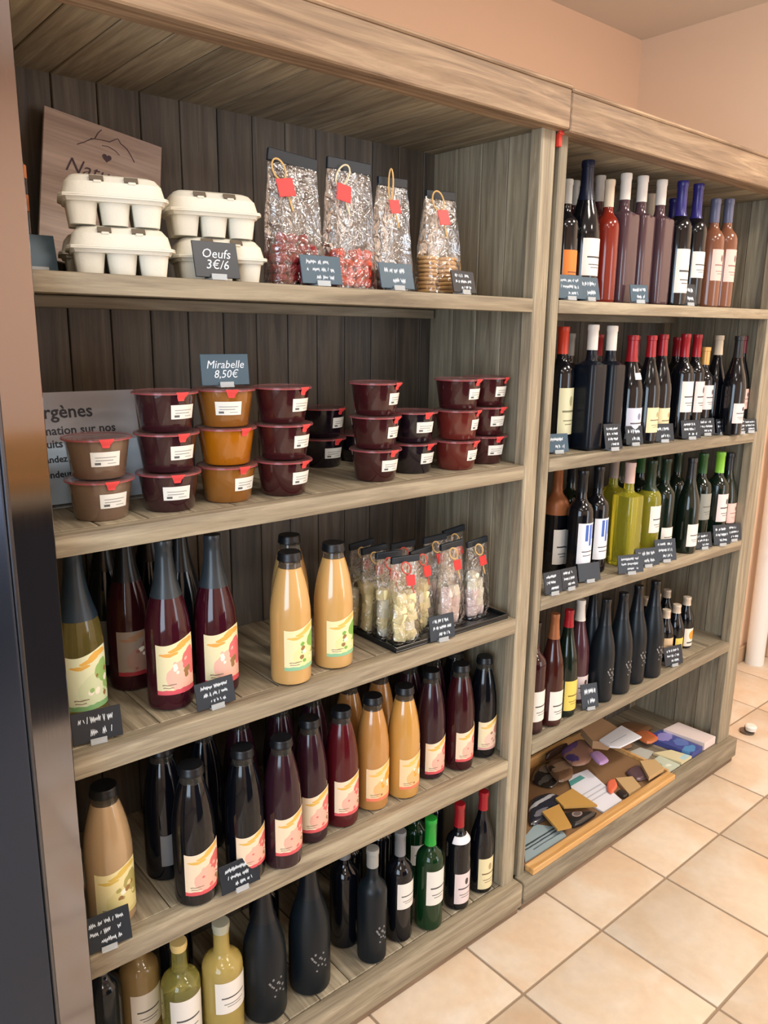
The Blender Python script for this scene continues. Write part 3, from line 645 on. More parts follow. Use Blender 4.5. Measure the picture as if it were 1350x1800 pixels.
('B', 'wine_bottle', 'dark bottle with tall navy capsule and large white label, top wine shelf', 'rose wine bottles on the top wine shelf', 0.2554, 0.0838, 1.7219, 0.042, 0.355, 'burgundy', 'black', ('navycap', 0.72), ('white', 0.186, 0.555)),
('B', 'wine_bottle', 'dark rose bottle with white capsule behind the navy capsule bottle', 'rose wine bottles on the top wine shelf', 0.437, 0.173, 1.7234, 0.034, 0.352, 'square', 'rosedark', ('whitecap', 0.8), None),
('B', 'wine_bottle', 'orange red rose bottle with beige capsule on the top wine shelf', 'rose wine bottles on the top wine shelf', 0.365, 0.09, 1.7231, 0.033, 0.322, 'bordeaux', 'orangered', ('beigecap', 0.78), None),
('B', 'wine_bottle', 'square shouldered rose bottle beside the orange red bottle', 'rose wine bottles on the top wine shelf', 0.4435, 0.093, 1.7233, 0.036, 0.348, 'square', 'rose', ('whitecap', 0.8), None),
('B', 'wine_bottle', 'square shouldered rose bottle between two alike ones', 'rose wine bottles on the top wine shelf', 0.525, 0.093, 1.724, 0.036, 0.351, 'square', 'rose', ('whitecap', 0.8), None),
('B', 'wine_bottle', 'square shouldered rose bottle next to the blue capsules', 'rose wine bottles on the top wine shelf', 0.6074, 0.0831, 1.7248, 0.036, 0.349, 'square', 'rose', ('whitecap', 0.8), None),
('B', 'wine_bottle', 'dark bottle with blue capsule and tall white label, nearer of two', 'rose wine bottles on the top wine shelf', 0.689, 0.065, 1.7256, 0.037, 0.353, 'bordeaux', 'black', ('bluecap', 0.72), ('white', 0.102, 0.455)),
('B', 'wine_bottle', 'dark bottle with blue capsule partly behind its twin', 'rose wine bottles on the top wine shelf', 0.787, 0.07, 1.7265, 0.036, 0.357, 'bordeaux', 'black', ('bluecap', 0.72), ('white', 0.234, 0.447)),
('B', 'wine_bottle', 'copper rose bottle with slate capsule and pink label, nearer of two', 'rose wine bottles on the top wine shelf', 0.879, 0.06, 1.7272, 0.036, 0.323, 'bordeaux', 'rosecopper', ('slatecap', 0.78), ('pinkw', 0.244, 0.531)),
('B', 'wine_bottle', 'copper rose bottle with slate capsule and pink label, last in the row', 'rose wine bottles on the top wine shelf', 0.9555, 0.0569, 1.7278, 0.036, 0.33, 'bordeaux', 'rosecopper', ('slatecap', 0.78), ('pinkw', 0.237, 0.533)),
('B', 'wine_bottle', 'rose bottle in the back row behind the square shouldered bottles', 'rose wine bottles on the top wine shelf', 0.693, 0.17, 1.7257, 0.036, 0.33, 'bordeaux', 'rosedark', ('beigecap', 0.78), None),
('B', 'wine_bottle', 'blue capsule bottle in the back row of the top wine shelf', 'rose wine bottles on the top wine shelf', 0.793, 0.15, 1.7265, 0.036, 0.325, 'bordeaux', 'black', ('bluecap', 0.72), None),
('B', 'wine_bottle', 'dark bottle with orange red capsule and tall cream label beside the post', 'red wine bottles on the second wine shelf', 0.244, 0.12, 1.3221, 0.037, 0.336, 'bordeaux', 'black', ('redcapb', 0.78), ('creamgreen', 0.128, 0.509)),
('B', 'wine_bottle', 'square shouldered black bottle with white capsule, nearer of the pair', 'red wine bottles on the second wine shelf', 0.3092, 0.0702, 1.3215, 0.036, 0.343, 'square', 'ink', ('whitecap', 0.8), None),
('B', 'wine_bottle', 'square shouldered black bottle with white capsule behind a price card', 'red wine bottles on the second wine shelf', 0.3916, 0.0654, 1.3208, 0.036, 0.342, 'square', 'ink', ('whitecap', 0.8), None),
('B', 'wine_bottle', 'black bottle with broad red capsule, neck tag and bluish white label', 'red wine bottles on the second wine shelf', 0.522, 0.081, 1.3188, 0.041, 0.319, 'burgundy', 'black', ('redcap', 0.76), ('whiteblue', 0.058, 0.342)),
('B', 'wine_bottle', 'black bottle with red capsule and cream label, first of two cream ones', 'red wine bottles on the second wine shelf', 0.6032, 0.0693, 1.318, 0.037, 0.32, 'burgundy', 'black', ('redcap', 0.8), ('creamw', 0.102, 0.336)),
('B', 'wine_bottle', 'black bottle with red capsule and cream label, second of two cream ones', 'red wine bottles on the second wine shelf', 0.69, 0.083, 1.3169, 0.037, 0.325, 'burgundy', 'black', ('redcap', 0.8), ('creamw', 0.076, 0.314)),
('B', 'wine_bottle', 'black bottle with red capsule and high white label, first of three', 'red wine bottles on the second wine shelf', 0.809, 0.076, 1.3155, 0.035, 0.329, 'bordeaux', 'black', ('redcap', 0.78), ('white', 0.259, 0.552)),
('B', 'wine_bottle', 'black bottle with red capsule and high pale label, middle of three', 'red wine bottles on the second wine shelf', 0.904, 0.089, 1.3144, 0.035, 0.329, 'bordeaux', 'black', ('redcap', 0.78), ('whitepink', 0.243, 0.545)),
('B', 'wine_bottle', 'black bottle with short gold and orange capsule beside the pale labels', 'red wine bottles on the second wine shelf', 0.98, 0.0966, 1.3137, 0.035, 0.289, 'bordeaux', 'black', ('goldcap', 0.8), ('whitepink', 0.294, 0.636)),
('B', 'wine_bottle', 'black bottle with cream capsule and no visible label on the second wine shelf', 'red wine bottles on the second wine shelf', 1.0828, 0.1074, 1.3125, 0.036, 0.329, 'burgundy', 'black', ('beigecap', 0.8), None),
('B', 'wine_bottle', 'black bottle with dark capsule and low pale label near the far post', 'red wine bottles on the second wine shelf', 1.065, 0.03, 1.3125, 0.038, 0.328, 'burgundy', 'black', ('greydark', 0.78), ('whitepink', 0.126, 0.327)),
('B', 'wine_bottle', 'black bottle with dark red capsule nearest the far post', 'red wine bottles on the second wine shelf', 1.212, 0.088, 1.3108, 0.037, 0.33, 'burgundy', 'black', ('winecap', 0.82), ('pinkw', 0.238, 0.584)),
('B', 'wine_bottle', 'black bottle with grey capsule in the back row of the second wine shelf', 'grey capsule back row bottles', 0.36, 0.185, 1.3207, 0.037, 0.32, 'bordeaux', 'black', ('greycap', 0.8), None),
('B', 'wine_bottle', 'black bottle with red capsule in the back row of the second wine shelf', 'red capsule back row bottles', 0.5, 0.185, 1.3191, 0.037, 0.32, 'bordeaux', 'black', ('redcap', 0.8), None),
('B', 'wine_bottle', 'black bottle with dark red capsule in the back row of the second wine shelf', 'dark red capsule back row bottles', 0.7, 0.185, 1.3168, 0.037, 0.32, 'bordeaux', 'black', ('winecap', 0.8), None),
('B', 'wine_bottle', 'black bottle with dark red capsule in the back row of the second wine shelf', 'dark red capsule back row bottles', 0.84, 0.185, 1.3152, 0.037, 0.32, 'bordeaux', 'black', ('winecap', 0.8), None),
('B', 'wine_bottle', 'black bottle with red capsule in the back row of the second wine shelf', 'red capsule back row bottles', 0.95, 0.185, 1.3139, 0.037, 0.32, 'bordeaux', 'black', ('redcap', 0.8), None),
('B', 'wine_bottle', 'dark bottle with copper shoulder and white label beside the post', 'white wine bottles on the third wine shelf', 0.293, 0.145, 0.941, 0.037, 0.33, 'bordeaux', 'black', ('copperfoil', 0.55), ('white', 0.101, 0.42)),
('B', 'wine_bottle', 'black bottle with blue and white label, nearer of the pair', 'white wine bottles on the third wine shelf', 0.306, 0.068, 0.9407, 0.037, 0.32, 'bordeaux', 'black', ('foil_black', 0.8), ('bluew', 0.16, 0.534)),
('B', 'wine_bottle', 'black bottle with blue and white label beside the yellow bottles', 'white wine bottles on the third wine shelf', 0.416, 0.09, 0.938, 0.037, 0.32, 'bordeaux', 'black', ('foil_black', 0.8), ('bluew', 0.133, 0.525)),
('B', 'wine_bottle', 'square yellow bottle standing behind its brighter twin', 'white wine bottles on the third wine shelf', 0.5875, 0.152, 0.9351, 0.036, 0.325, 'square', 'yellowg', ('beigedark', 0.8), None),
('B', 'wine_bottle', 'square yellow bottle with pinkish capsule, front of the shelf', 'white wine bottles on the third wine shelf', 0.553, 0.073, 0.9347, 0.038, 0.325, 'square', 'yellowg', ('pinkcap', 0.8), None),
('B', 'wine_bottle', 'yellow wine bottle with high white label and dark green capsule', 'white wine bottles on the third wine shelf', 0.69, 0.082, 0.9314, 0.037, 0.32, 'bordeaux', 'yellowg', ('greendark', 0.7), ('white', 0.282, 0.554)),
('B', 'wine_bottle', 'dark green bottle with white label behind a price card', 'white wine bottles on the third wine shelf', 0.776, 0.082, 0.9294, 0.036, 0.32, 'bordeaux', 'greenblack', ('greendark', 0.78), ('white', 0.096, 0.3)),
('B', 'wine_bottle', 'dark green bottle without label set back on the third wine shelf', 'white wine bottles on the third wine shelf', 0.978, 0.156, 0.9245, 0.036, 0.32, 'bordeaux', 'greenblack', ('greendark', 0.78), None),
('B', 'wine_bottle', 'dark bottle with low white label in the middle of the third wine shelf', 'white wine bottles on the third wine shelf', 0.878, 0.049, 0.9269, 0.037, 0.32, 'burgundy', 'greenblack', ('greydark', 0.78), ('white', 0.079, 0.316)),
('B', 'wine_bottle', 'dark green bottle with dim green capsule and grey label', 'white wine bottles on the third wine shelf', 1.033, 0.093, 0.9232, 0.037, 0.32, 'bordeaux', 'greenblack', ('greencapd', 0.78), ('greyw', 0.28, 0.569)),
('B', 'wine_bottle', 'dark bottle with lime green capsule and pale label', 'white wine bottles on the third wine shelf', 1.1104, 0.0712, 0.9221, 0.038, 0.322, 'bordeaux', 'greenblack', ('limecap', 0.77), ('whitepink', 0.24, 0.547)),
('B', 'wine_bottle', 'dark bottle with slim dark capsule nearest the far post, third wine shelf', 'white wine bottles on the third wine shelf', 1.195, 0.078, 0.9193, 0.037, 0.313, 'burgundy', 'greenblack', ('greydark', 0.8), ('pinkw', 0.195, 0.427)),
('B', 'wine_bottle', 'dark bottle in the back row of the third wine shelf, nearly hidden', 'back row of the third wine shelf', 0.42, 0.19, 0.9379, 0.037, 0.32, 'bordeaux', 'greenblack', ('foil_black', 0.8), None),
('B', 'wine_bottle', 'dark bottle in the back row of the third wine shelf, nearly hidden', 'back row of the third wine shelf', 0.68, 0.19, 0.9317, 0.037, 0.32, 'bordeaux', 'greenblack', ('greendark', 0.8), None),
('B', 'wine_bottle', 'dark bottle in the back row of the third wine shelf, nearly hidden', 'back row of the third wine shelf', 0.8, 0.19, 0.9288, 0.037, 0.32, 'bordeaux', 'greenblack', ('greencapd', 0.8), None),
('B', 'wine_bottle', 'dark bottle in the back row of the third wine shelf, nearly hidden', 'back row of the third wine shelf', 0.9, 0.19, 0.9264, 0.037, 0.32, 'bordeaux', 'greenblack', ('greendark', 0.8), None),
('B', 'wine_bottle', 'bottle almost hidden behind the post, its white label edge showing', 'bottles on the fourth wine shelf', 0.122, 0.06, 0.5174, 0.037, 0.33, 'bordeaux', 'darkred', ('foil_black', 0.8), ('white', 0.12, 0.4)),
('B', 'wine_bottle', 'dark red brown bottle with plain white label beside the post', 'bottles on the fourth wine shelf', 0.199, 0.053, 0.5176, 0.036, 0.34, 'champagne', 'redbrown', ('copperfoil', 0.78), ('white', 0.063, 0.329)),
('B', 'wine_bottle', 'slim dark green bottle with yellow label on the fourth wine shelf', 'bottles on the fourth wine shelf', 0.28, 0.063, 0.518, 0.036, 0.33, 'champagne', 'greenblack', ('redcap', 0.84), ('yelloww', 0.067, 0.354)),
('B', 'wine_bottle', 'purplish bottle with white capsule and white label', 'bottles on the fourth wine shelf', 0.381, 0.095, 0.5184, 0.036, 0.33, 'champagne', 'plumglass', ('whitecap', 0.8), ('whitepink', 0.046, 0.275)),
('B', 'wine_bottle', 'matte black sparkling bottle standing behind the other matte ones', 'bottles on the fourth wine shelf', 0.4872, 0.1238, 0.5188, 0.04, 0.33, 'champagne', 'matte', ('foil_black', 0.75), None),
('B', 'wine_bottle', 'matte black sparkling bottle with silver logo, nearest the white label', 'bottles on the fourth wine shelf', 0.449, 0.051, 0.5187, 0.038, 0.33, 'champagne', 'matte', ('foil_black', 0.75), ('logo', 0.22, 0.38, 30)),
('B', 'wine_bottle', 'broad matte black sparkling bottle with silver logo, second of four', 'bottles on the fourth wine shelf', 0.541, 0.051, 0.5191, 0.041, 0.33, 'champagne', 'matte', ('foil_black', 0.75), ('logo', 0.22, 0.38, 30)),
('B', 'wine_bottle', 'matte black sparkling bottle with silver logo, third of four', 'bottles on the fourth wine shelf', 0.643, 0.062, 0.5195, 0.04, 0.33, 'champagne', 'matte', ('foil_black', 0.75), ('logo', 0.22, 0.38, 30)),
('B', 'wine_bottle', 'matte black sparkling bottle with silver logo beside the beer bottles', 'bottles on the fourth wine shelf', 0.73, 0.054, 0.5198, 0.041, 0.33, 'champagne', 'matte', ('foil_black', 0.75), ('logo', 0.22, 0.38, 30)),
('B', 'beer_bottle', 'small beer bottle with cream label next to the matte black bottles', 'beer bottles', 0.882, 0.091, 0.5204, 0.03, 0.185, 'beer', 'black', ('beerfoil', 0.84), ('creamo', 0.171, 0.477)),
('B', 'beer_bottle', 'small beer bottle with yellow label in the middle of the beers', 'beer bottles', 0.947, 0.089, 0.5207, 0.03, 0.19, 'beer', 'black', ('beerfoil', 0.84), ('yelloww', 0.101, 0.381)),
('B', 'beer_bottle', 'small beer bottle with orange label, last of the beers', 'beer bottles', 1.052, 0.109, 0.5211, 0.03, 0.19, 'beer', 'black', ('beerfoil', 0.84), ('orangew', 0.046, 0.403)),
('B', 'beer_bottle', 'small beer bottle in the back row with only its foil cap clearly seen', 'back row beer bottles', 0.93, 0.2, 0.5206, 0.03, 0.19, 'beer', 'black', ('beerfoil', 0.84), None),
('B', 'beer_bottle', 'small beer bottle in the back row with only its foil cap clearly seen', 'back row beer bottles', 1.0, 0.2, 0.5209, 0.03, 0.19, 'beer', 'black', ('beerfoil', 0.84), None),
('B', 'beer_bottle', 'small beer bottle in the back row with only its foil cap clearly seen', 'back row beer bottles', 1.07, 0.2, 0.5212, 0.03, 0.19, 'beer', 'black', ('beerfoil', 0.84), None),
]
for r in BOTTLES: 
    b_ = bottle(r)
    if 'white neck band' in r[2] or 'neck tag' in r[2]:
        f = rfun(r[9], r[7], r[8]); H = r[8]
        mesh_obj('neck_label', patch('neck_label', f, .655 * H if r[9] == 'bordeaux' else .60 * H, .71 * H if r[9] == 'bordeaux' else .66 * H, radians(75 if r[9] == 'bordeaux' else 25), mat('neck_paper', (226, 222, 226), .5)), None, b_)

# ------------------------------------------------------------------ slate price cards
M_SLATE = mat('slate_card', (34, 40, 48), .38); M_SLATEB = mat('slate_card_blue', (58, 82, 98), .4)
M_CHALK = mat('chalk_pen', (214, 222, 230), .6); M_CLIP = mat('clear_clip', (206, 210, 212), .15, alpha=.55)
def scribble(seed, w, h, lines):
    rnd = random.Random(seed); bm = bmesh.new()
    for li in range(lines):
        zc = h * (.5 - (li + .5) / lines) * .8; xx = -w * .36; end = w * rnd.uniform(.2, .38); amp = h / lines * .24
        if li == lines - 1 and lines > 1: xx = -w * .14; end = w * .3
        pts = []
        while xx < end:
            pts.append((xx, zc + rnd.uniform(.3, 1) * amp * (1 if len(pts) % 2 else -1))); xx += w * .017
            if rnd.random() < .10: pts.append(None); xx += w * .035
        prev = None
        for p in pts:
            if p and prev:
                dx, dz = p[0] - prev[0], p[1] - prev[1]; L = math.hypot(dx, dz)
                box_bm(bm, (p[0] + prev[0]) / 2, 0, (p[1] + prev[1]) / 2, L + .0006, .0004, .0011, Matrix.Rotation(-math.atan2(dz, dx), 4, 'Y'))
            prev = p
    return finish(bm, 'handwriting', M_CHALK)
def card(x, y, z, w, h, label, rz=0.0, text=None, blue=False, tilt=14, group='slate price cards', ntext=None):
    z += .0008 if z > .7 else .0022
    root = tag(empty('price_card', (x, y, z), rz), label, 'price card', group)
    t = radians(tilt); R = Matrix.Rotation(-t, 4, 'X')
    def put(n, me, oy, oz):
        v = R @ Vector((0, oy, oz)); mesh_obj(n, me, None, root, (v.x, v.y, v.z + .0035), (-t, 0, 0))
    put('slate', box_mesh('slate', w, .003, h, M_SLATEB if blue else M_SLATE, .0006), 0, h / 2)
    if text:
        me = text_mesh('lettering', text, h * (.30 if '\n' in text and text.count('\n') > 1 else .36), M_CHALK, .25, lsp=.85)
        me.transform(Matrix.Rotation(radians(90), 4, 'X'))
        ww = max(v.co.x for v in me.vertices) - min(v.co.x for v in me.vertices)
        if ww > w * .88: me.transform(Matrix.Diagonal((w * .88 / ww, 1, 1, 1)))
        put('lettering', me, -.0018, h / 2)
    elif ntext:
        put('handwriting', scribble(hash((round(x, 2), round(z, 1))) & 255 if False else int(abs(x * 971 + z * 37)) , w, h, ntext), -.0018, h / 2)
    bm = bmesh.new(); box_bm(bm, 0, .008, .0016, .028, .03, .0032); box_bm(bm, 0, -.004, .005, .028, .002, .010)
    mesh_obj('clip_foot', finish(bm, 'clip_foot', M_CLIP), None, root)
    return root
zf = shelf_z
card(-.863, .014, 1.7206, .083, .062, 'slate card reading Oeufs in front of the farther egg cartons', -.05, 'Oeufs\n3€/6')
card(-.642, .013, 1.7206, .088, .054, 'slate card with three chalk lines before the first red sweets bag', -.1, blue=True, ntext=3)
card(-.452, .013, 1.7206, .090, .052, 'blue grey slate card in front of the bag with a gold twist', 0, blue=True, ntext=2)
card(-.256, .013, 1.7206, .084, .048, 'tilted slate card in front of the bag of round biscuits', .15, ntext=3)
card(-1.120, .03, zf('s3', -1.12) + .0002, .085, .055, 'slate card in front of the pale yellow fizz bottle', -.15, ntext=2)
card(-.892, .022, zf('s3', -.892) + .0002, .082, .052, 'slate card at the foot of the second ruby fizz bottle', 0, ntext=3)
card(-1.139, .0, zf('s4', -1.139) + .0002, .085, .064, 'slate card below the beige pear juice bottle', -.1, ntext=3)
card(-.868, -.008, zf('s4', -.868) + .0002, .086, .058, 'slate card before the dark juice bottle on the fourth shelf', -.05, ntext=3)
UC = [('u1', .125, .012, .083, .060, 'dark slate card at the post end of the top wine shelf', 3, 1), ('u1', .208, .012, .072, .058, 'blue grey slate card before the navy capsule bottle', 2, 1),
      ('u1', .439, .012, .060, .048, 'slate card before the square shouldered rose bottles', 2, 1), ('u1', .725, .02, .06, .062, 'slate card between blue capsule and copper rose bottles', 2, 0),
      ('u2', .163, .049, .066, .05, 'slate card below the tall cream label on the second wine shelf', 2, 1), ('u2', .352, -.0, .062, .072, 'tall slate card before the square black bottles', 4, 0),
      ('u2', .502, .028, .064, .055, 'slate card beside the bluish white label', 2, 0), ('u2', .655, .022, .075, .054, 'slate card before the two cream labelled bottles', 2, 0),
      ('u2', .806, .014, .075, .058, 'slate card before the first high white label', 3, 0), ('u2', .955, .04, .07, .055, 'slate card before the gold capsule bottle', 3, 0),
      ('u2', 1.035, .028, .05, .05, 'narrow slate card below the cream capsule bottle', 3, 0), ('u2', 1.115, .0, .05, .05, 'slate card beside the low pale label near the far post', 3, 0),
      ('u2', 1.185, .0, .06, .045, 'slate card touching the far post on the second wine shelf', 3, 0),
      ('u3', .118, .0, .064, .06, 'slate card at the post end of the third wine shelf', 3, 0), ('u3', .192, .0, .062, .058, 'slate card before the copper shouldered bottle', 3, 0),
      ('u3', .300, .012, .078, .052, 'tilted slate card before the blue and white labels', 0, 0), ('u3', .476, -.012, .090, .055, 'slate card before the square yellow bottles', 3, 0),
      ('u3', .592, .002, .090, .056, 'slate card below the yellow bottle with white label', 2, 0), ('u3', .697, .0, .080, .07, 'tall slate card before the dark green bottle', 3, 0),
      ('u3', .965, .012, .072, .054, 'slate card before the low white label bottle', 3, 0), ('u3', 1.07, .0, .07, .07, 'slate card before the lime capsule bottle', 3, 0),
      ('u3', 1.17, .008, .075, .06, 'slate card nearest the far post on the third wine shelf', 3, 0),
      ('u4', .36, .016, .06, .075, 'slate card beside the first matte black bottle', 2, 0), ('u4', .857, .02, .085, .066, 'slate card before the beer bottles', 3, 0)]
for i, (s, x, y, w, h, lb, nl, bl) in enumerate(UC):
    card(x, y + .0113 * x, zf(s, x) + .0004, w, h, lb, -.25 + random.uniform(-.15, .15), blue=bool(bl), ntext=nl, group='slate price cards on the wine shelves')

# ------------------------------------------------------------------ fruit pots
RT_, RB_, TH = .054, .0445, .0725
def fruit(name, rgb): return mat('fruit_' + name, rgb, .14, coat=.8, bump=(120, .25, .002))
FR = dict(brown=fruit('brown', (112, 90, 73)), plum=fruit('plum', (48, 20, 26)), amber=fruit('amber', (138, 88, 34)), ambl=fruit('ambl', (166, 98, 12)), wine=fruit('wine', (56, 18, 22)),
          black=fruit('black', (22, 14, 24)), redb=fruit('redb', (98, 34, 28)))
M_LID = mat('clear_pink_lid', (160, 108, 108), .12, alpha=.34); M_RIM = mat('lid_rim', (168, 84, 88), .2, alpha=.85)
M_TAB = mat('red_seal', (226, 74, 74), .35)
M_PL = print_mat('pot_label', (226, 224, 216), [('r', .5, .62, .36, .03, (150, 150, 150)), ('r', .45, .42, .3, .03, (140, 140, 140)), ('r', .22, .2, .1, .08, (90, 90, 90)), ('r', .7, .2, .16, .03, (160, 160, 160))])
def pr_f(z): return RB_ + (RT_ - RB_) * min(1, z / .066)
POT = {}
def pot_mesh(c):
    return cached(('pot', c), lambda: lathe('cup', [(0, 0), (RB_ * .94, 0), (RB_, .003), (RT_ * .99, .062), (RT_, .066), (RT_ + .0015, .0665), (RT_ + .0015, .068), (0, .068)], FR[c], 32))
LID = lathe('lid', [(RT_ + .002, .0662), (RT_ + .0045, .067), (RT_ + .0045, .0705), (RT_ - .002, .0716), (RT_ - .006, .0700), (0, .0700)], M_LID, 32)
RIM = lathe('lid_rim', [(RT_ + .002, .0655), (RT_ + .0052, .0662), (RT_ + .0052, .0682), (RT_ + .002, .0686)], M_RIM, 32)
def tab_mesh():
    bm = bmesh.new(); A = []
    for u in range(7):
        for v in range(4):
            a = -pi / 2 + (u / 6 - .5) * .42 * (1 - v * .17); z = .0705 - v * .0052; r = max(pr_f(z), RT_ + .0052 if v < 1 else pr_f(z)) + .0012
            if v == 1: r = RT_ + .0056
            A.append(bm.verts.new((r * cos(a), r * sin(a), z)))
    for u in range(6):
        for v in range(3): bm.faces.new((A[u * 4 + v], A[u * 4 + v + 1], A[u * 4 + v + 5], A[u * 4 + v + 4]))
    return finish(bm, 'seal_tab', M_TAB, True)
TAB = tab_mesh()
PLAB = patch('pot_label', pr_f, .023, .048, .50, M_PL, centre=-pi / 2)
def pot(x, y, z, c, label, rz, lrz, has=True, group='stacked fruit pots'):
    root = tag(empty('fruit_pot', (x, y, z), rz), label, 'fruit pot', group)
    mesh_obj('cup', pot_mesh(c), None, root); mesh_obj('lid', LID, None, root); mesh_obj('lid_rim', RIM, None, root)
    mesh_obj('seal_tab', TAB, None, root)
    if has: mesh_obj('pot_label', PLAB, None, root, None, (0, 0, lrz))
STK = [(-1.063, .098, ['brown', 'brown'], [(0, .12), (-.08, .0)], 'pale brown fruit pot beside the grey allergen notice'),
       (-.937, .090, ['plum', 'plum', 'plum'], [(-.15, .0), (.1, .08), (.1, .15)], 'dark plum fruit pot in the stack left of the amber pots'),
       (-.813, .096, ['amber', 'ambl', 'amber'], [(.1, .18), (.2, 9), (-.25, -.1)], 'amber fruit pot in the only amber stack'),
       (-.692, .083, ['wine', 'wine', 'wine'], [(.3, .0), (.3, .05), (.3, .05)], 'dark red fruit pot in the stack next to the amber one'),
       (-.437, .305, ['black', 'black'], [(.1, -.1), (.3, .1)], 'blackish fruit pot standing far back near the back planks'),
       (-.448, .087, ['wine', 'wine', 'wine'], [(.1, .0), (.3, .1), (.35, .1)], 'wine red fruit pot in the stack standing alone at mid shelf'),
       (-.313, .113, ['black', 'black'], [(.1, .1), (-.05, -.0)], 'black purple fruit pot in the low stack between red ones'),
       (-.196, .084, ['redb', 'redb', 'wine'], [(.2, .1), (.3, .15), (.2, .05)], 'brick red fruit pot in the stack beside the dark end stack'),
       (-.0765, .104, ['wine', 'wine', 'wine'], [(-.1, .0), (.1, -.1), (.3, -.1)], 'dark red fruit pot in the end stack by the shelf post')]
POS = {2: ['bottom pot', 'top pot'], 3: ['bottom pot', 'middle pot', 'top pot']}
for x, y, cs, rr, lb in STK:
    for k, (c, (r, l)) in enumerate(zip(cs, rr)):
        pot(x + random.uniform(-.0015, .0015), y, zf('s2', x) + .0003 + k * TH, c, lb + ', ' + POS[len(cs)][k], r, l if l != 9 else 0, l != 9)
pot(-.312, .322, zf('s2', -.312) + .0003, 'black', 'single blackish fruit pot at the back between two stacks', .0, 0, False)
pot(-.06, .072, zf('s2', -.06) + .0003, 'wine', 'dark red fruit pot low in the corner by the post', .1, .1) if False else None
# card on the amber stack
card(-.812, .092, zf('s2', -.812) + 3 * TH - .0012, .098, .058, 'blue slate card reading Mirabelle standing on the amber pots', -.05, 'Mirabelle\n8,50€', True, 6)

# ------------------------------------------------------------------ allergen notice
M_NOTE = print_mat('notice_paper', (150, 150, 158), [('r', .5, .27, .5, .27, (176, 198, 222))])  # grey top, light blue lower half: shade and light painted onto the sheet
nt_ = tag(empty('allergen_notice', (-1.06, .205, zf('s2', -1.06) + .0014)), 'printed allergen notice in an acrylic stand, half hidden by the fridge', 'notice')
def rect_mesh(name, w, h, m, t=.001):
    bm = bmesh.new(); box_bm(bm, 0, 0, 0, w, t, h); uv = bm.loops.layers.uv.new('UVMap')
    for f in bm.faces:
        for l in f.loops: l[uv].uv = (l.vert.co.x / w + .5, l.vert.co.z / h + .5)
    return finish(bm, name, m)
tl = radians(-12)
NR = Matrix.Rotation(tl, 4, 'X')
def nput(n, me, x, oy, oz): v = NR @ Vector((x, oy, oz)); mesh_obj(n, me, None, nt_, (v.x + .012, v.y, v.z + .004), (tl, 0, 0))
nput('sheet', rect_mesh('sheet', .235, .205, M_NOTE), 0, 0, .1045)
M_INKD = mat('ink_dark', (40, 42, 52), .6)
def ntext(s, size, x, z, bold=.0004):
    me = text_mesh('lettering', s, size, M_INKD, 0, 'LEFT', bold)
    ww = max(v.co.x for v in me.vertices)
    if ww > .112 - x: me.transform(Matrix.Diagonal(((.112 - x) / ww, 1, 1, 1)))
    me.transform(Matrix.Rotation(radians(90), 4, 'X')); nput('lettering', me, x, -.0009, z)
ntext('Allergènes', .034, -.112, .17, .0006); ntext('information sur nos', .0225, -.108, .136); ntext('produits', .0205, -.100, .112)
ntext('Demandez le', .017, -.100, .084); ntext('à nos vendeurs', .017, -.118, .056)
bm = bmesh.new(); box_bm(bm, 0, .035, .0015, .235, .09, .003); me = finish(bm, 'stand_foot', mat('acrylic', (220, 226, 232), .08, alpha=.35)); mesh_obj('stand_foot', me, None, nt_)

# ------------------------------------------------------------------ wooden sign
ws = empty('wooden_sign', (0, 0, 0)); tag(ws, 'square pale wooden sign with mountain and heart emblem behind the egg cartons', 'sign')
a_ = radians(-10.6); W_, H_ = .226, .285
# plane leaning back: bottom at y .235, top at y .345
lean = math.asin(.065 / H_)
ws.rotation_euler = (0, 0, 0); ws.matrix_world = Matrix.Translation((-.854, .285, 1.7215)) @ Matrix.Rotation(-lean, 4, 'X') @ Matrix.Rotation(-a_, 4, 'Y') @ Matrix.Translation((-.0, 0, 0))
M_SIGNW = wood('sign_wood', 0, (164, 144, 134), (178, 158, 147), (192, 170, 158), .7)
mesh_obj('board', box_mesh('board', W_, .008, H_, M_SIGNW, .001), None, ws, (-W_ / 2, 0, H_ / 2))
M_INKS = mat('sign_ink', (84, 68, 76), .7)
def sput(n, me, x, z): mesh_obj(n, me, None, ws, (-W_ / 2 + x, -.0048, z))
me = text_mesh('lettering', 'Nature', .04, M_INKS, .35, bold=-.0003); me.transform(Matrix.Rotation(radians(90), 4, 'X')); sput('lettering', me, -.016, .188)
def stroke(pts, r=.0008): return tube('emblem', [(x, 0, z) for x, z in pts], r, M_INKS, 5)
sput('emblem', stroke([(-.052, 0), (-.040, .008), (-.028, .018), (-.02, .022), (-.014, .036), (-.008, .044)]), 0, .232)
sput('emblem', stroke([(-.028, .020), (-.01, .024), (.008, .026), (.018, .034), (.024, .038), (.030, .030), (.042, .024), (.05, .014), (.058, .002)]), 0, .232)
sput('emblem', stroke([(-.006, .014), (.006, .016), (.02, .012), (.028, .006)], .0006), 0, .232)
bmh = bmesh.new(); vs = []
for k in range(24):
    t = 2 * pi * k / 24; vs.append(bmh.verts.new((.00055 * 16 * sin(t) ** 3, 0, .00055 * (13 * cos(t) - 5 * cos(2 * t) - 2 * cos(3 * t) - cos(4 * t)))))
fh = bmh.faces.new(vs); r_ = bmesh.ops.extrude_face_region(bmh, geom=[fh]); bmesh.ops.translate(bmh, vec=(0, -.0006, 0), verts=[v for v in r_['geom'] if isinstance(v, bmesh.types.BMVert)])
sput('heart_emblem', finish(bmh, 'heart_emblem', M_INKS), .004, .224)

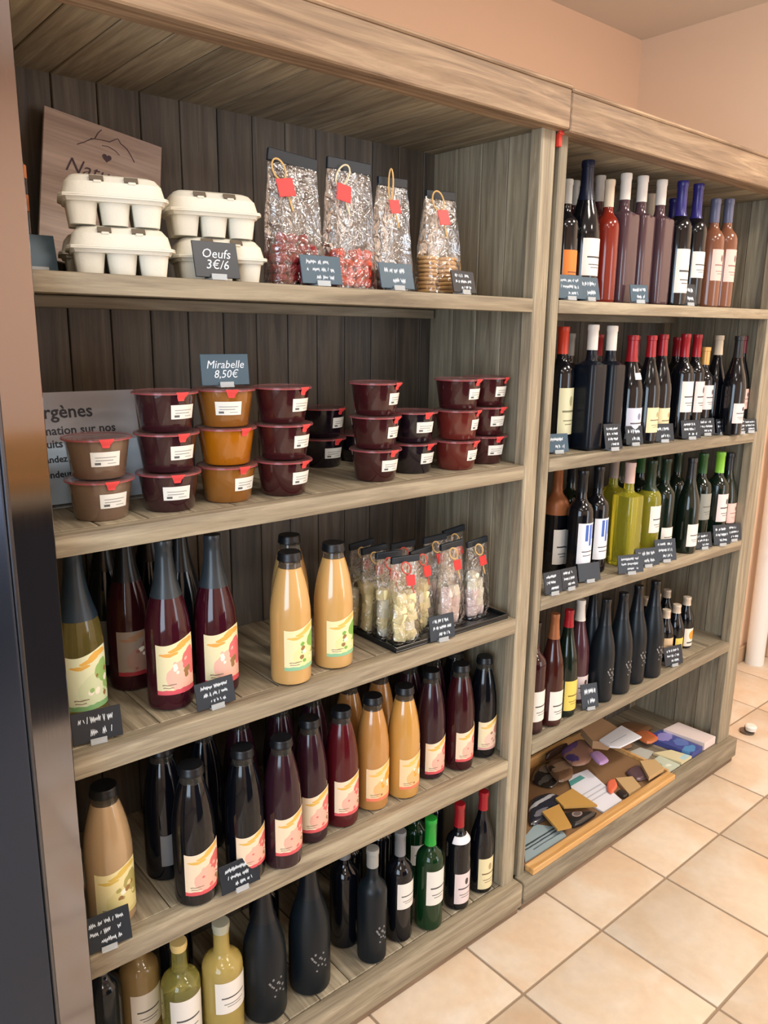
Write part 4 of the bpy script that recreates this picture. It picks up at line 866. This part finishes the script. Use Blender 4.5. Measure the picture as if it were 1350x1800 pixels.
# ------------------------------------------------------------------ egg cartons
M_PULP = mat('pulp_card', (220, 215, 200), .85, bump=(260, .35, .001)); M_PULPD = mat('pulp_shadow', (104, 92, 78), .9)
def frustum(bm, cx, cy, z0, z1, a0, b0, a1, b1, p=4.0, n=20, cap0=True, cap1=True):
    R0, R1 = [], []
    for i in range(n):
        t = 2 * pi * i / n; k = (abs(cos(t)) ** p + abs(sin(t)) ** p) ** (-1 / p)
        R0.append(bm.verts.new((cx + a0 * k * cos(t), cy + b0 * k * sin(t), z0))); R1.append(bm.verts.new((cx + a1 * k * cos(t), cy + b1 * k * sin(t), z1)))
    for i in range(n): bm.faces.new((R0[i], R0[(i + 1) % n], R1[(i + 1) % n], R1[i]))
    if cap0: bm.faces.new(R0[::-1])
    if cap1: bm.faces.new(R1)
def carton_meshes():
    L_, Wd = .150, .102
    b = bmesh.new()
    for i in (-1, 0, 1):
        for j in (-1, 1): frustum(b, i * .0495, j * .0245, 0, .036, .0195, .0185, .0242, .0242, 3.6)
    frustum(b, 0, 0, .033, .0385, L_ / 2 + .002, Wd / 2 + .002, L_ / 2 + .004, Wd / 2 + .004, 9, 32)
    frustum(b, 0, 0, .0385, .041, L_ / 2 + .009, Wd / 2 + .008, L_ / 2 + .009, Wd / 2 + .008, 9, 32)
    base = finish(b, 'carton_base', M_PULP, True)
    l = bmesh.new()
    frustum(l, 0, 0, .0412, .0435, L_ / 2 + .009, Wd / 2 + .008, L_ / 2 + .008, Wd / 2 + .007, 9, 40, True, False)
    frustum(l, 0, 0, .0435, .063, L_ / 2 + .004, Wd / 2 + .003, L_ / 2 - .001, Wd / 2 - .004, 7, 40, True, False)
    frustum(l, 0, 0, .063, .073, L_ / 2 - .001, Wd / 2 - .004, L_ / 2 - .009, Wd / 2 - .015, 6, 40, False, False)
    frustum(l, 0, 0, .073, .0762, L_ / 2 - .009, Wd / 2 - .015, L_ / 2 - .016, Wd / 2 - .024, 6, 40, False, True)
    lid = finish(l, 'carton_lid', M_PULP, True)
    h = bmesh.new(); box_bm(h, 0, 0, 0, .021, .006, .011)
    slot = finish(h, 'latch_hole', M_PULPD)
    t = bmesh.new(); box_bm(t, 0, 0, 0, .012, .005, .007); bmesh.ops.bevel(t, geom=t.edges[:], offset=.0012, segments=1, affect='EDGES')
    tabm = finish(t, 'latch_tab', M_PULP)
    return base, lid, slot, tabm
CB, CL, CS, CT = carton_meshes()
g_ = bmesh.new(); frustum(g_, 0, 0, .002, .034, .066, .042, .066, .042, 8, 24); CV = finish(g_, 'inner_cell', M_PULPD)
def carton(x, y, z, rz, label):
    root = tag(empty('egg_carton', (x, y, z), rz), label, 'egg carton', 'six egg pulp cartons')
    mesh_obj('carton_base', CB, None, root); mesh_obj('carton_lid', CL, None, root)
    for u in (-.026, .026):
        mesh_obj('latch_hole', CS, None, root, (u, -.0425, .0672), (radians(-45), 0, 0))
        mesh_obj('latch_tab', CT, None, root, (u + .001, -.0462, .0640), (radians(-45), 0, 0))
carton(-1.012, .070, 1.7206, -.30, 'grey white egg carton at the bottom of the stack before the sign')
carton(-1.018, .074, 1.7206 + .0765, -.30, 'grey white egg carton on top of the stack before the sign')
carton(-.822, .094, 1.7206, -.27, 'grey white egg carton behind the slate card reading Oeufs')
carton(-.832, .096, 1.7206 + .0765, -.27, 'grey white egg carton on top of the stack next to the sweets bags')
# extra cartons standing behind, seen past the near ends
carton(-.985, .190, 1.7206, -.30, 'egg carton behind the bottom one of the stack before the sign')
# ------------------------------------------------------------------ items by the fridge on the top shelf
card(-1.134, .10, 1.7206, .06, .058, 'plain blue card standing beside the fridge on the top shelf', 0, blue=True, ntext=0)
tb = tag(empty('wrapped_bottle', (-1.152, .17, 1.7208)), 'dark bottle with orange patches just peeping out beside the fridge', 'bottle')
mesh_obj('glass_body', lathe('glass_body', [(0, 0), (.028, 0), (.03, .005), (.03, .17), (.012, .20), (.011, .25), (0, .25)], BM['darkblue']), None, tb)
mesh_obj('paper_label', lathe('paper_label', [(.0306, .10), (.0306, .125)], mat('label_orange', (206, 120, 72), .5)), None, tb)
mesh_obj('lower_label', lathe('lower_label', [(.0306, .15), (.0306, .17)], mat('label_orange', (206, 120, 72), .5)), None, tb)

# ------------------------------------------------------------------ cellophane bags
def cello():
    m = bpy.data.materials.new('cellophane'); m.use_nodes = True; nt = m.node_tree; N = nt.nodes; L = nt.links
    N.remove(N['Principled BSDF']); out = N['Material Output']
    tr = N.new('ShaderNodeBsdfTransparent'); tr.inputs[0].default_value = (.94, .94, .95, 1)
    gl = N.new('ShaderNodeBsdfGlossy'); gl.inputs['Roughness'].default_value = .16; gl.inputs['Color'].default_value = (1, 1, 1, 1)
    mx = N.new('ShaderNodeMixShader')
    lw = N.new('ShaderNodeLayerWeight'); lw.inputs['Blend'].default_value = .35
    mr = N.new('ShaderNodeMapRange'); mr.inputs['To Min'].default_value = .10; mr.inputs['To Max'].default_value = .65
    L.new(lw.outputs['Fresnel'], mr.inputs['Value']); L.new(mr.outputs[0], mx.inputs[0])
    L.new(tr.outputs[0], mx.inputs[1]); L.new(gl.outputs[0], mx.inputs[2]); L.new(mx.outputs[0], out.inputs[0])
    tc = N.new('ShaderNodeTexCoord'); vo = N.new('ShaderNodeTexNoise'); vo.inputs['Scale'].default_value = 38; vo.inputs['Detail'].default_value = 2; vo.inputs['Distortion'].default_value = 1.4
    L.new(tc.outputs['Object'], vo.inputs['Vector'])
    bp = N.new('ShaderNodeBump'); bp.inputs['Strength'].default_value = .9; bp.inputs['Distance'].default_value = .008
    L.new(vo.outputs['Fac'], bp.inputs['Height']); L.new(bp.outputs[0], gl.inputs['Normal']); L.new(bp.outputs[0], lw.inputs['Normal'])
    return m
M_CELLO = cello()
M_TWINE = mat('gold_twine', (214, 172, 108), .5); M_TWINEW = mat('pale_twine', (222, 206, 172), .5); M_TAGR = mat('red_tag', (206, 48, 46), .45)
M_HEAD = mat('black_header_card', (26, 34, 42), .4); M_RIB = mat('red_ribbon', (206, 84, 70), .5)
def bag_mesh(w, d, h, seed):
    rnd = random.Random(seed); bm = bmesh.new(); rings = []; n = 28; rows = 12
    for j in range(rows + 1):
        v = j / rows; z = h * v; tp = 1 - .12 * v; dp = d * (1 - v) ** .75 + .006 * v
        ring = []
        for i in range(n):
            t = 2 * pi * i / n; p = 4.5; k = (abs(cos(t)) ** p + abs(sin(t)) ** p) ** (-1 / p)
            cr = .0022 * sin(v * 3.14) * noise.noise(Vector((cos(t) * 3, sin(t) * 3 + seed, v * 7)))
            ring.append(bm.verts.new(((w / 2 * tp * k + cr * 2) * cos(t), (dp / 2 * k + cr * 2) * sin(t), z)))
        rings.append(ring)
    for A, B in zip(rings, rings[1:]):
        for i in range(n): bm.faces.new((A[i], A[(i + 1) % n], B[(i + 1) % n], B[i]))
    bm.faces.new(rings[0][::-1])
    return finish(bm, 'film', M_CELLO, True)
def loop_pts(w, h, tilt=0.0):
    return [(w * sin(t) + tilt * h * (1 - cos(t)) / 2, -.006 - .004 * sin(t), h * (1 - cos(t)) / 2) for t in [2 * pi * k / 18 for k in range(18)]]
def marsh_mesh(s, m, seed):
    rnd = random.Random(seed); bm = bmesh.new(); bmesh.ops.create_cube(bm, size=s)
    for v in bm.verts: v.co += Vector((rnd.uniform(-1, 1), rnd.uniform(-1, 1), rnd.uniform(-1, 1))) * s * .1
    bmesh.ops.bevel(bm, geom=bm.edges[:], offset=s * .2, segments=2, affect='EDGES', profile=.6)
    return finish(bm, 'marshmallow', m, True)
def rock_mesh(s, m, seed):
    bm = bmesh.new(); bmesh.ops.create_icosphere(bm, subdivisions=2, radius=s / 2)
    for v in bm.verts: v.co *= 1 + .55 * noise.noise(v.co * (2.6 / s) + Vector((seed, 0, 0)))
    return finish(bm, 'sweet', m, True)
def bag(x, y, z, w, d, h, rz, label, group, content, twine=0, tagm=True, header=(.9, .022), head_rot=0.0, seed=1, lean=0.0):
    root = tag(empty('sweets_bag', (x, y, z), rz), label, 'sweets bag', group)
    root.rotation_euler = (0, lean, rz)
    rnd = random.Random(seed)
    mesh_obj('film', cached(('bag', w, d, h, seed % 3), lambda: bag_mesh(w, d, h, seed % 3)), None, root)
    hw = w * header[0]
    mesh_obj('header_card', box_mesh('header_card', hw, .009, header[1], M_HEAD, .0012), None, root, (0, 0, h + header[1] * .35), (0, head_rot, 0))
    mesh_obj('base_card', box_mesh('base_card', w * .86, d * .8, .0016, M_HEAD), None, root, (0, 0, .002))
    tz = h * .80
    if twine is not None:
        lw, lh, tlt, tx, tm = twine
        pts = [(tx + p[0], p[1] - d * .12, tz + .012 + p[2]) for p in loop_pts(lw, lh, tlt)]
        mesh_obj('twine_loop', tube('twine_loop', pts, .0017, tm, 6, True), None, root)
        mesh_obj('twine_tail', tube('twine_tail', [(tx, -d * .2, tz + .01), (tx + .012, -d * .26, tz - .018), (tx + .02, -d * .28, tz - .042)], .0018, tm, 6), None, root)
        mesh_obj('gift_tag', box_mesh('gift_tag', w * .30, .0016, w * .30, M_TAGR, .0004), None, root, (tx + .004, -d * .24 - .007, tz - .002), (radians(-14), rnd.uniform(-.2, .2), 0))
    # contents
    kind = content[0]
    if kind == 'biscuits':
        me = cached('bisc', lambda: lathe('biscuit', [(0, 0), (.019, 0), (.022, .002), (.0225, .005), (.02, .0072), (.010, .0084), (0, .0084)], mat('biscuit', (226, 180, 116), .7, bump=(300, .5, .001)), 20))
        for cx, n, dy in ((-.024, 9, .008), (.022, 9, -.004)):
            for k in range(n):
                mesh_obj('biscuit', me, None, root, (cx + rnd.uniform(-.0015, .0015), dy + rnd.uniform(-.0015, .0015), .004 + k * .0088), (rnd.uniform(-.04, .04), rnd.uniform(-.04, .04), 0))
    elif kind:
        ms, s, H = content[1], content[2], content[3]
        nx = max(1, int(w * .84 / s)); ny = max(1, int(d * .84 / s)); nz = max(1, int(H / (s * .86)))
        for c in range(nz):
            v = c * s * .86 / h; dd = d * (1 - v) ** .75
            for a in range(nx):
                for b in range(ny):
                    if b * s > dd - s and b: continue
                    if c == nz - 1 and rnd.random() < .3: continue
                    px = (a - (nx - 1) / 2) * s * 1.0 + rnd.uniform(-.1, .1) * s; py = (b - (ny - 1) / 2) * s * min(1, dd / d * 1.02) + rnd.uniform(-.08, .08) * s
                    o = mesh_obj(content[4], ms[rnd.randrange(len(ms))], None, root, (px, py, .004 + s * .5 + c * s * .86), (rnd.uniform(-.3, .3), rnd.uniform(-.3, .3), rnd.uniform(0, 3)))
    return root
M_REDS = mat('red_sweets', (214, 78, 52), .55, sss=.2); M_REDD = mat('crimson_sweets', (150, 36, 42), .5, sss=.2)
REDS = [rock_mesh(.022, M_REDS, k) for k in range(4)]; REDD = [rock_mesh(.022, M_REDD, k) for k in range(4)]
ZS1 = 1.7207
GB = 'cellophane sweets bags on the top shelf'
bag(-.668, .074, ZS1, .112, .075, .222, -.18, 'clear bag of crimson sweets with twine loop next to the egg cartons', GB, ('r', REDD, .021, .092, 'sweet'), (.011, .036, -.3, -.028, M_TWINE), head_rot=.12, seed=1)
bag(-.536, .072, ZS1, .112, .075, .228, -.1, 'clear bag of bright red sweets with pale curled twine', GB, ('r', REDS, .021, .088, 'sweet'), (.012, .040, .35, -.03, M_TWINEW), head_rot=.04, seed=2)
SILV = [rock_mesh(.024, mat('grey_sweets', (118, 106, 98), .45), k) for k in range(2)]
bag(-.417, .078, ZS1, .092, .07, .215, 0, 'clear bag closed by a straight gold twist above the blank card', GB, ('r', SILV, .023, .045, 'sweet'), (.0028, .060, 0, -.016, M_TWINE), head_rot=-.03, header=(.85, .018), seed=3)
bag(-.278, .078, ZS1, .108, .078, .205, .02, 'clear bag of stacked round biscuits nearest the shelf post', GB, ('biscuits',), (.013, .040, -.25, -.016, M_TWINE), head_rot=-.05, header=(.8, .018), seed=4)

MW = mat('marshmallow_white', (242, 236, 214), .7, sss=.3); MY = mat('marshmallow_yellow', (242, 228, 176), .7, sss=.3); MP = mat('marshmallow_pink', (236, 214, 206), .7, sss=.3)
MM_Y = [marsh_mesh(.027, MY, 1), marsh_mesh(.027, MW, 2), marsh_mesh(.027, MY, 3)]; MM_P = [marsh_mesh(.027, MP, 1), marsh_mesh(.027, MW, 2), marsh_mesh(.027, MP, 3)]
ty = tag(empty('serving_tray', (-.247, .118, zf('s3', -.247) + .0002)), 'shallow black tray carrying the marshmallow bags', 'tray')
ty.rotation_euler = (0, math.atan(.0096), 0)
M_TRAY = mat('black_tray', (22, 24, 26), .3)
for (a, b, c, d_, e, f_) in ((-.193, .193, -.105, .105, 0, .004), (-.193, .193, -.105, -.101, .004, .013), (-.193, .193, .101, .105, .004, .013), (-.193, -.189, -.101, .101, .004, .013), (.189, .193, -.101, .101, .004, .013)):
    box('tray_floor' if e == 0 else 'tray_rim', a, b, c, d_, e, f_, M_TRAY, ty, bev=.0008)
GM = 'marshmallow bags on the black tray'
def mb(x, y, w, d, h, rz, lb, ms, H, seed, tw=True, lean=0.0):
    z = zf('s3', x) + .0062
    bag(x, y, z, w + .008, d + .002, h + .032, rz, lb, GM, ('m', ms, .0262, H + .052, 'marshmallow'), (.010, .030, -.3, 0, M_TWINE if tw else M_RIB), header=(.95, .016), head_rot=random.Random(seed).uniform(-.12, .1), seed=seed, lean=lean)
mb(-.385, .050, .074, .046, .165, -.12, 'bag of yellow marshmallows at the near corner of the tray', MM_Y, .075, 5, False)
mb(-.392, .101, .070, .046, .165, -.08, 'bag of yellow marshmallows second along the tray end', MM_Y, .075, 6, False)
mb(-.395, .152, .070, .046, .168, -.05, 'bag of yellow marshmallows third along the tray end', MM_Y, .075, 7)
mb(-.397, .199, .070, .040, .170, 0, 'bag of yellow marshmallows farthest back at the tray end', MM_Y, .075, 8)
mb(-.300, .090, .078, .05, .160, .15, 'bag of pale marshmallows leaning behind the tray price card', MM_Y, .08, 9, False)
mb(-.305, .150, .074, .048, .165, .0, 'bag of pale marshmallows in the second row behind the price card', MM_Y, .07, 10, False)
mb(-.215, .070, .076, .05, .168, .05, 'bag of pinkish marshmallows with red tag between card and corner bag', MM_P, .07, 11)
mb(-.215, .130, .074, .048, .172, 0, 'bag of pinkish marshmallows behind the red tagged one', MM_P, .06, 12)
mb(-.118, .075, .074, .05, .160, .05, 'bag of white and pink marshmallows at the far tray corner', MM_P, .07, 13)
mb(-.128, .150, .074, .048, .176, 0, 'bag of marshmallows with tall black header behind the far corner bag', MM_P, .055, 14)
card(-.300, .004, zf('s3', -.30) + .0005, .074, .060, 'black slate card leaning on the marshmallow tray', -.12, ntext=3, tilt=10)

# ------------------------------------------------------------------ tray with leaflets, base of the wine unit
tr = tag(empty('pine_tray', (0, 0, 0), ROT_B), 'shallow orange pine tray on the base of the wine shelving', 'tray')
box('tray_lip', .07, .86, -.026, .006, .1032, .124, WXO, tr, bev=.002)
box('tray_floor', .07, .86, .007, .34, .1032, .110, mat('brown_card', (132, 100, 68), .8), tr, bev=.001)
box('tray_back', .07, .86, .341, .352, .1032, .150, WXO, tr, bev=.001)
box('tray_side', .861, .872, .007, .352, .1032, .124, WXO, tr, bev=.001)
FLYERS = [('leaflet', 'grey blue leaflet with dark lines nearest the post in the tray', 'greyblue', 0.004, [[0.179, 0.092], [0.251, 0.111], [0.293, 0.057], [0.276, 0.004], [0.197, 0.004], [0.104, 0.018]]), ('packet', 'dark chocolate packet with silver glints behind the grey blue leaflet', 'darkpack', 0.02, [[0.344, 0.213], [0.426, 0.192], [0.433, 0.13], [0.335, 0.114], [0.229, 0.118]]), ('packet', 'black triangular packet with a round grey emblem', 'trianglepack', 0.02, [[0.353, 0.099], [0.469, 0.016], [0.328, -0.001]]), ('leaflet', 'white leaflet with teal heading lying across the tray', 'whiteteal', 0.006, [[0.556, 0.209], [0.641, 0.196], [0.581, 0.017], [0.489, 0.017], [0.49, 0.135]]), ('packet', 'black see-through packet farthest back near the post', 'darkpack2', 0.02, [[0.432, 0.28], [0.507, 0.342], [0.615, 0.334], [0.563, 0.247], [0.459, 0.211]]), ('packet', 'brown packet of treats beside the white leaflet', 'brownpack', 0.02, [[0.529, 0.299], [0.611, 0.297], [0.604, 0.24], [0.541, 0.192], [0.474, 0.198]]), ('packet', 'purple and brown packet in the middle of the tray', 'purplepack', 0.02, [[0.619, 0.304], [0.749, 0.308], [0.73, 0.242], [0.633, 0.191], [0.572, 0.216]]), ('box', 'tan cardboard box lid at the back of the tray', 'cardboard', 0.03, [[0.756, 0.307], [0.871, 0.316], [0.851, 0.217], [0.744, 0.195], [0.715, 0.232]]), ('leaflet', 'white leaflet lying beside the tan cardboard', 'whitepaper', 0.006, [[0.729, 0.208], [0.866, 0.218], [0.853, 0.135], [0.741, 0.141], [0.72, 0.164]]), ('packet', 'dark purple pointed packet at the tray middle', 'plumpack', 0.015, [[0.743, 0.113], [0.825, 0.111], [0.775, 0.039], [0.726, 0.054]]), ('packet', 'small orange red packet near the tray lip', 'orangepack', 0.012, [[0.633, 0.111], [0.669, 0.106], [0.637, 0.072], [0.583, 0.059], [0.59, 0.082]]), ('packet', 'tiny black packet at the tray lip', 'darkpack3', 0.012, [[0.61, 0.06], [0.638, 0.055], [0.63, 0.01], [0.599, 0.013]]), ('leaflet', 'grey leaflet behind the pale green leaflet', 'greypaper', 0.005, [[0.884, 0.192], [0.948, 0.183], [0.959, 0.133], [0.88, 0.115], [0.864, 0.141]]), ('leaflet', 'pale green patterned leaflet near the end of the tray', 'palegreen', 0.006, [[0.878, 0.101], [0.95, 0.103], [0.952, 0.003], [0.86, 0.002]]), ('booklet', 'cream booklet beside the blue booklet', 'creampaper', 0.01, [[0.955, 0.125], [1.018, 0.095], [1.036, -0.007], [0.972, -0.002]]), ('booklet', 'blue and violet booklet with soft pattern', 'bluebook', 0.02, [[1.026, 0.201], [1.109, 0.194], [1.113, -0.011], [1.048, 0.001]]), ('booklet', 'pinkish white booklet nearest the far post', 'pinkwhite', 0.03, [[1.116, 0.18], [1.202, 0.173], [1.209, 0.017], [1.136, -0.003]]), ('packet', 'bright orange packet with red tip behind the blue booklet', 'orangepack2', 0.015, [[0.99, 0.256], [1.051, 0.222], [1.034, 0.148], [0.958, 0.152]]), ('packet', 'brown wafer packet at the back of the tray', 'brownpack2', 0.02, [[0.93, 0.322], [0.983, 0.265], [0.93, 0.191], [0.867, 0.227]]), ('packet', 'dull gold packet between the grey blue leaflet and the black triangle', 'goldpack', 0.008, [[0.298, 0.12], [0.365, 0.113], [0.309, 0.018], [0.267, 0.042]]), ('packet', 'gold brown wrapper below the white leaflet with teal heading', 'goldpack', 0.008, [[0.395, 0.142], [0.475, 0.142], [0.462, 0.045], [0.38, 0.1]]), ('box', 'flat tan box near the tray lip beside the small orange packet', 'tanpack', 0.012, [[0.677, 0.099], [0.726, 0.072], [0.697, 0.007], [0.634, 0.013]]), ('box', 'flat brown tan box behind the dark purple packet', 'tanpack', 0.014, [[0.817, 0.094], [0.864, 0.07], [0.839, 0.014], [0.755, 0.021]]), ('packet', 'small lilac packet touching the white leaflet', 'lilac', 0.012, [[0.661, 0.211], [0.699, 0.2], [0.677, 0.136], [0.621, 0.139]]), ('packet', 'dark reddish packet in shade under the shelf', 'dimpack', 0.03, [[0.566, 0.35], [0.686, 0.363], [0.694, 0.329], [0.559, 0.317]]), ('packet', 'dark reddish packet farther back under the shelf edge', 'dimpack', 0.03, [[0.721, 0.349], [0.821, 0.355], [0.838, 0.313], [0.738, 0.308]]), ('packet', 'flat brown packet behind the tan cardboard box lid', 'brownpack2', 0.02, [[0.989, 0.336], [1.08, 0.342], [1.128, 0.225], [1.039, 0.235]])]
FM = dict(greyblue=print_mat('p_greyblue', (150, 168, 174), [('r', .5, .62, .34, .03, (60, 66, 72)), ('r', .45, .5, .36, .025, (66, 72, 78)), ('r', .5, .36, .3, .02, (90, 98, 104))], organic=.04),
    darkpack=print_mat('p_dark', (44, 46, 56), [('r', .5, .7, .3, .06, (190, 190, 196)), ('e', .3, .35, .16, .1, (120, 120, 128)), ('r', .6, .3, .2, .04, (28, 34, 52))], .2, .12),  # pale bar is a glint painted into the packet colour
    trianglepack=print_mat('p_triangle', (44, 40, 38), [('e', .52, .58, .13, .16, (150, 132, 126)), ('e', .52, .58, .09, .11, (104, 92, 90))], .2),
    whiteteal=print_mat('p_whiteteal', (228, 228, 236), [('r', .45, .84, .34, .055, (92, 160, 156)), ('r', .5, .5, .36, .014, (190, 190, 200)), ('r', .5, .4, .36, .014, (190, 190, 200)), ('r', .5, .3, .3, .014, (190, 190, 200))]),
    darkpack2=print_mat('p_dark2', (40, 34, 30), [('e', .6, .6, .2, .2, (128, 112, 96)), ('e', .3, .3, .2, .1, (90, 84, 78))], .15, .2),
    brownpack=print_mat('p_brown', (110, 82, 60), [('e', .5, .5, .3, .2, (150, 122, 96)), ('e', .25, .7, .12, .1, (54, 40, 32))], .2, .2),
    purplepack=print_mat('p_purple', (150, 112, 96), [('e', .35, .85, .4, .2, (104, 74, 128)), ('e', .75, .12, .2, .12, (176, 132, 190)), ('e', .2, .4, .1, .2, (80, 62, 110))], .3, .15),
    goldpack=mat('p_gold', (190, 146, 78), .45), tanpack=mat('p_tan', (190, 158, 112), .7), lilac=mat('p_lilac', (166, 130, 178), .4), dimpack=mat('p_dim', (58, 38, 32), .4),
    cardboard=mat('p_cardboard', (186, 148, 110), .8), whitepaper=print_mat('p_white', (228, 228, 234), [('r', .5, .5, .3, .02, (180, 182, 190))]),
    plumpack=mat('p_plum', (92, 70, 74), .25), orangepack=mat('p_orange', (220, 108, 78), .35), darkpack3=mat('p_dark3', (52, 46, 42), .25),
    greypaper=mat('p_grey', (184, 184, 176), .6), palegreen=print_mat('p_palegreen', (196, 204, 184), [('e', .4, .6, .12, .12, (150, 170, 146)), ('e', .6, .3, .12, .1, (226, 230, 214)), ('e', .25, .3, .1, .1, (230, 232, 220))], .4, .2),
    creampaper=print_mat('p_cream', (216, 204, 164), [('r', .7, .2, .25, .1, (178, 206, 210))]), bluebook=print_mat('p_blue', (72, 80, 146), [('e', .5, .75, .4, .14, (146, 138, 198)), ('e', .6, .4, .3, .14, (96, 116, 178)), ('e', .4, .15, .4, .1, (88, 140, 190))], .3, .15),
    pinkwhite=mat('p_pinkwhite', (228, 210, 204), .5), orangepack2=print_mat('p_orange2', (182, 104, 62), [('e', .8, .3, .2, .3, (220, 96, 60))], .3), brownpack2=mat('p_brown2', (124, 90, 62), .5))
placed = []
def touching(A, B, k=.86):
    def sh(P):
        cx, cy = sum(p[0] for p in P) / len(P), sum(p[1] for p in P) / len(P)
        return [(cx + (a - cx) * k, cy + (b - cy) * k) for a, b in P]
    A, B = sh(A), sh(B)
    for P in (A, B):
        for (x0, y0), (x1, y1) in zip(P, P[1:] + P[:1]):
            nx, ny = y1 - y0, x0 - x1
            a = [nx * p[0] + ny * p[1] for p in A]; b = [nx * p[0] + ny * p[1] for p in B]
            if max(a) <= min(b) or max(b) <= min(a): return False
    return True
for name, label, mk, th, poly in FLYERS:
    mx_, my_ = sum(p[0] for p in poly) / len(poly), sum(p[1] for p in poly) / len(poly)
    poly = [(mx_ + (a - mx_) * 1.14, min(.33, max(.020, my_ + (b - my_) * 1.14) if mx_ < .84 else max(.022, b))) for a, b in poly]
    cx = sum(p[0] for p in poly) / len(poly); cy = sum(p[1] for p in poly) / len(poly)
    if max(p[0] for p in poly) < .14: pass
    lvl = .1106 if cx < .84 else .1032
    bx = (min(p[0] for p in poly), max(p[0] for p in poly), min(p[1] for p in poly), max(p[1] for p in poly))
    for q, zt in placed:
        if touching(poly, q): lvl = max(lvl, zt)
    placed.append((poly, lvl + th + .0003))
    # two clear axes of the piece give its print direction
    bm = bmesh.new(); uvl = bm.loops.layers.uv.new('UVMap'); bot, top = [], []
    puff = .78 if th > .009 and name == 'packet' else 1.0
    for px, py in poly:
        bot.append(bm.verts.new(((px - cx) * (1 if puff == 1 else .86), (py - cy) * (1 if puff == 1 else .86), 0)))
    mid = [bm.verts.new((px - cx, py - cy, th * (.55 if puff == 1 else .35))) for px, py in poly]
    top = [bm.verts.new(((px - cx) * puff, (py - cy) * puff, th)) for px, py in poly]
    n = len(poly)
    for A, B in ((bot, mid), (mid, top)):
        for i in range(n): bm.faces.new((A[i], A[(i + 1) % n], B[(i + 1) % n], B[i]))
    bm.faces.new(top); bm.faces.new(bot[::-1])
    w_, d_ = bx[1] - bx[0], bx[3] - bx[2]
    for f in bm.faces:
        for l in f.loops: l[uvl].uv = (l.vert.co.x / w_ + .5, l.vert.co.y / d_ + .5)
    if puff != 1:
        bmesh.ops.subdivide_edges(bm, edges=bm.edges[:], cuts=1, use_grid_fill=True)
        for v in bm.verts:
            if v.co.z > th * .4: v.co.z += .0016 * noise.noise(v.co * 60)
    o = mesh_obj(name, finish(bm, name, FM[mk], smooth=puff != 1), None, None, (cx, cy, lvl))
    if puff != 1:
        sd = o.modifiers.new('soften', 'SUBSURF'); sd.levels = 1; sd.render_levels = 1
    tag(o, label, {'leaflet': 'leaflet', 'packet': 'packet', 'box': 'box', 'booklet': 'booklet'}[name], 'papers and packets in the pine tray')
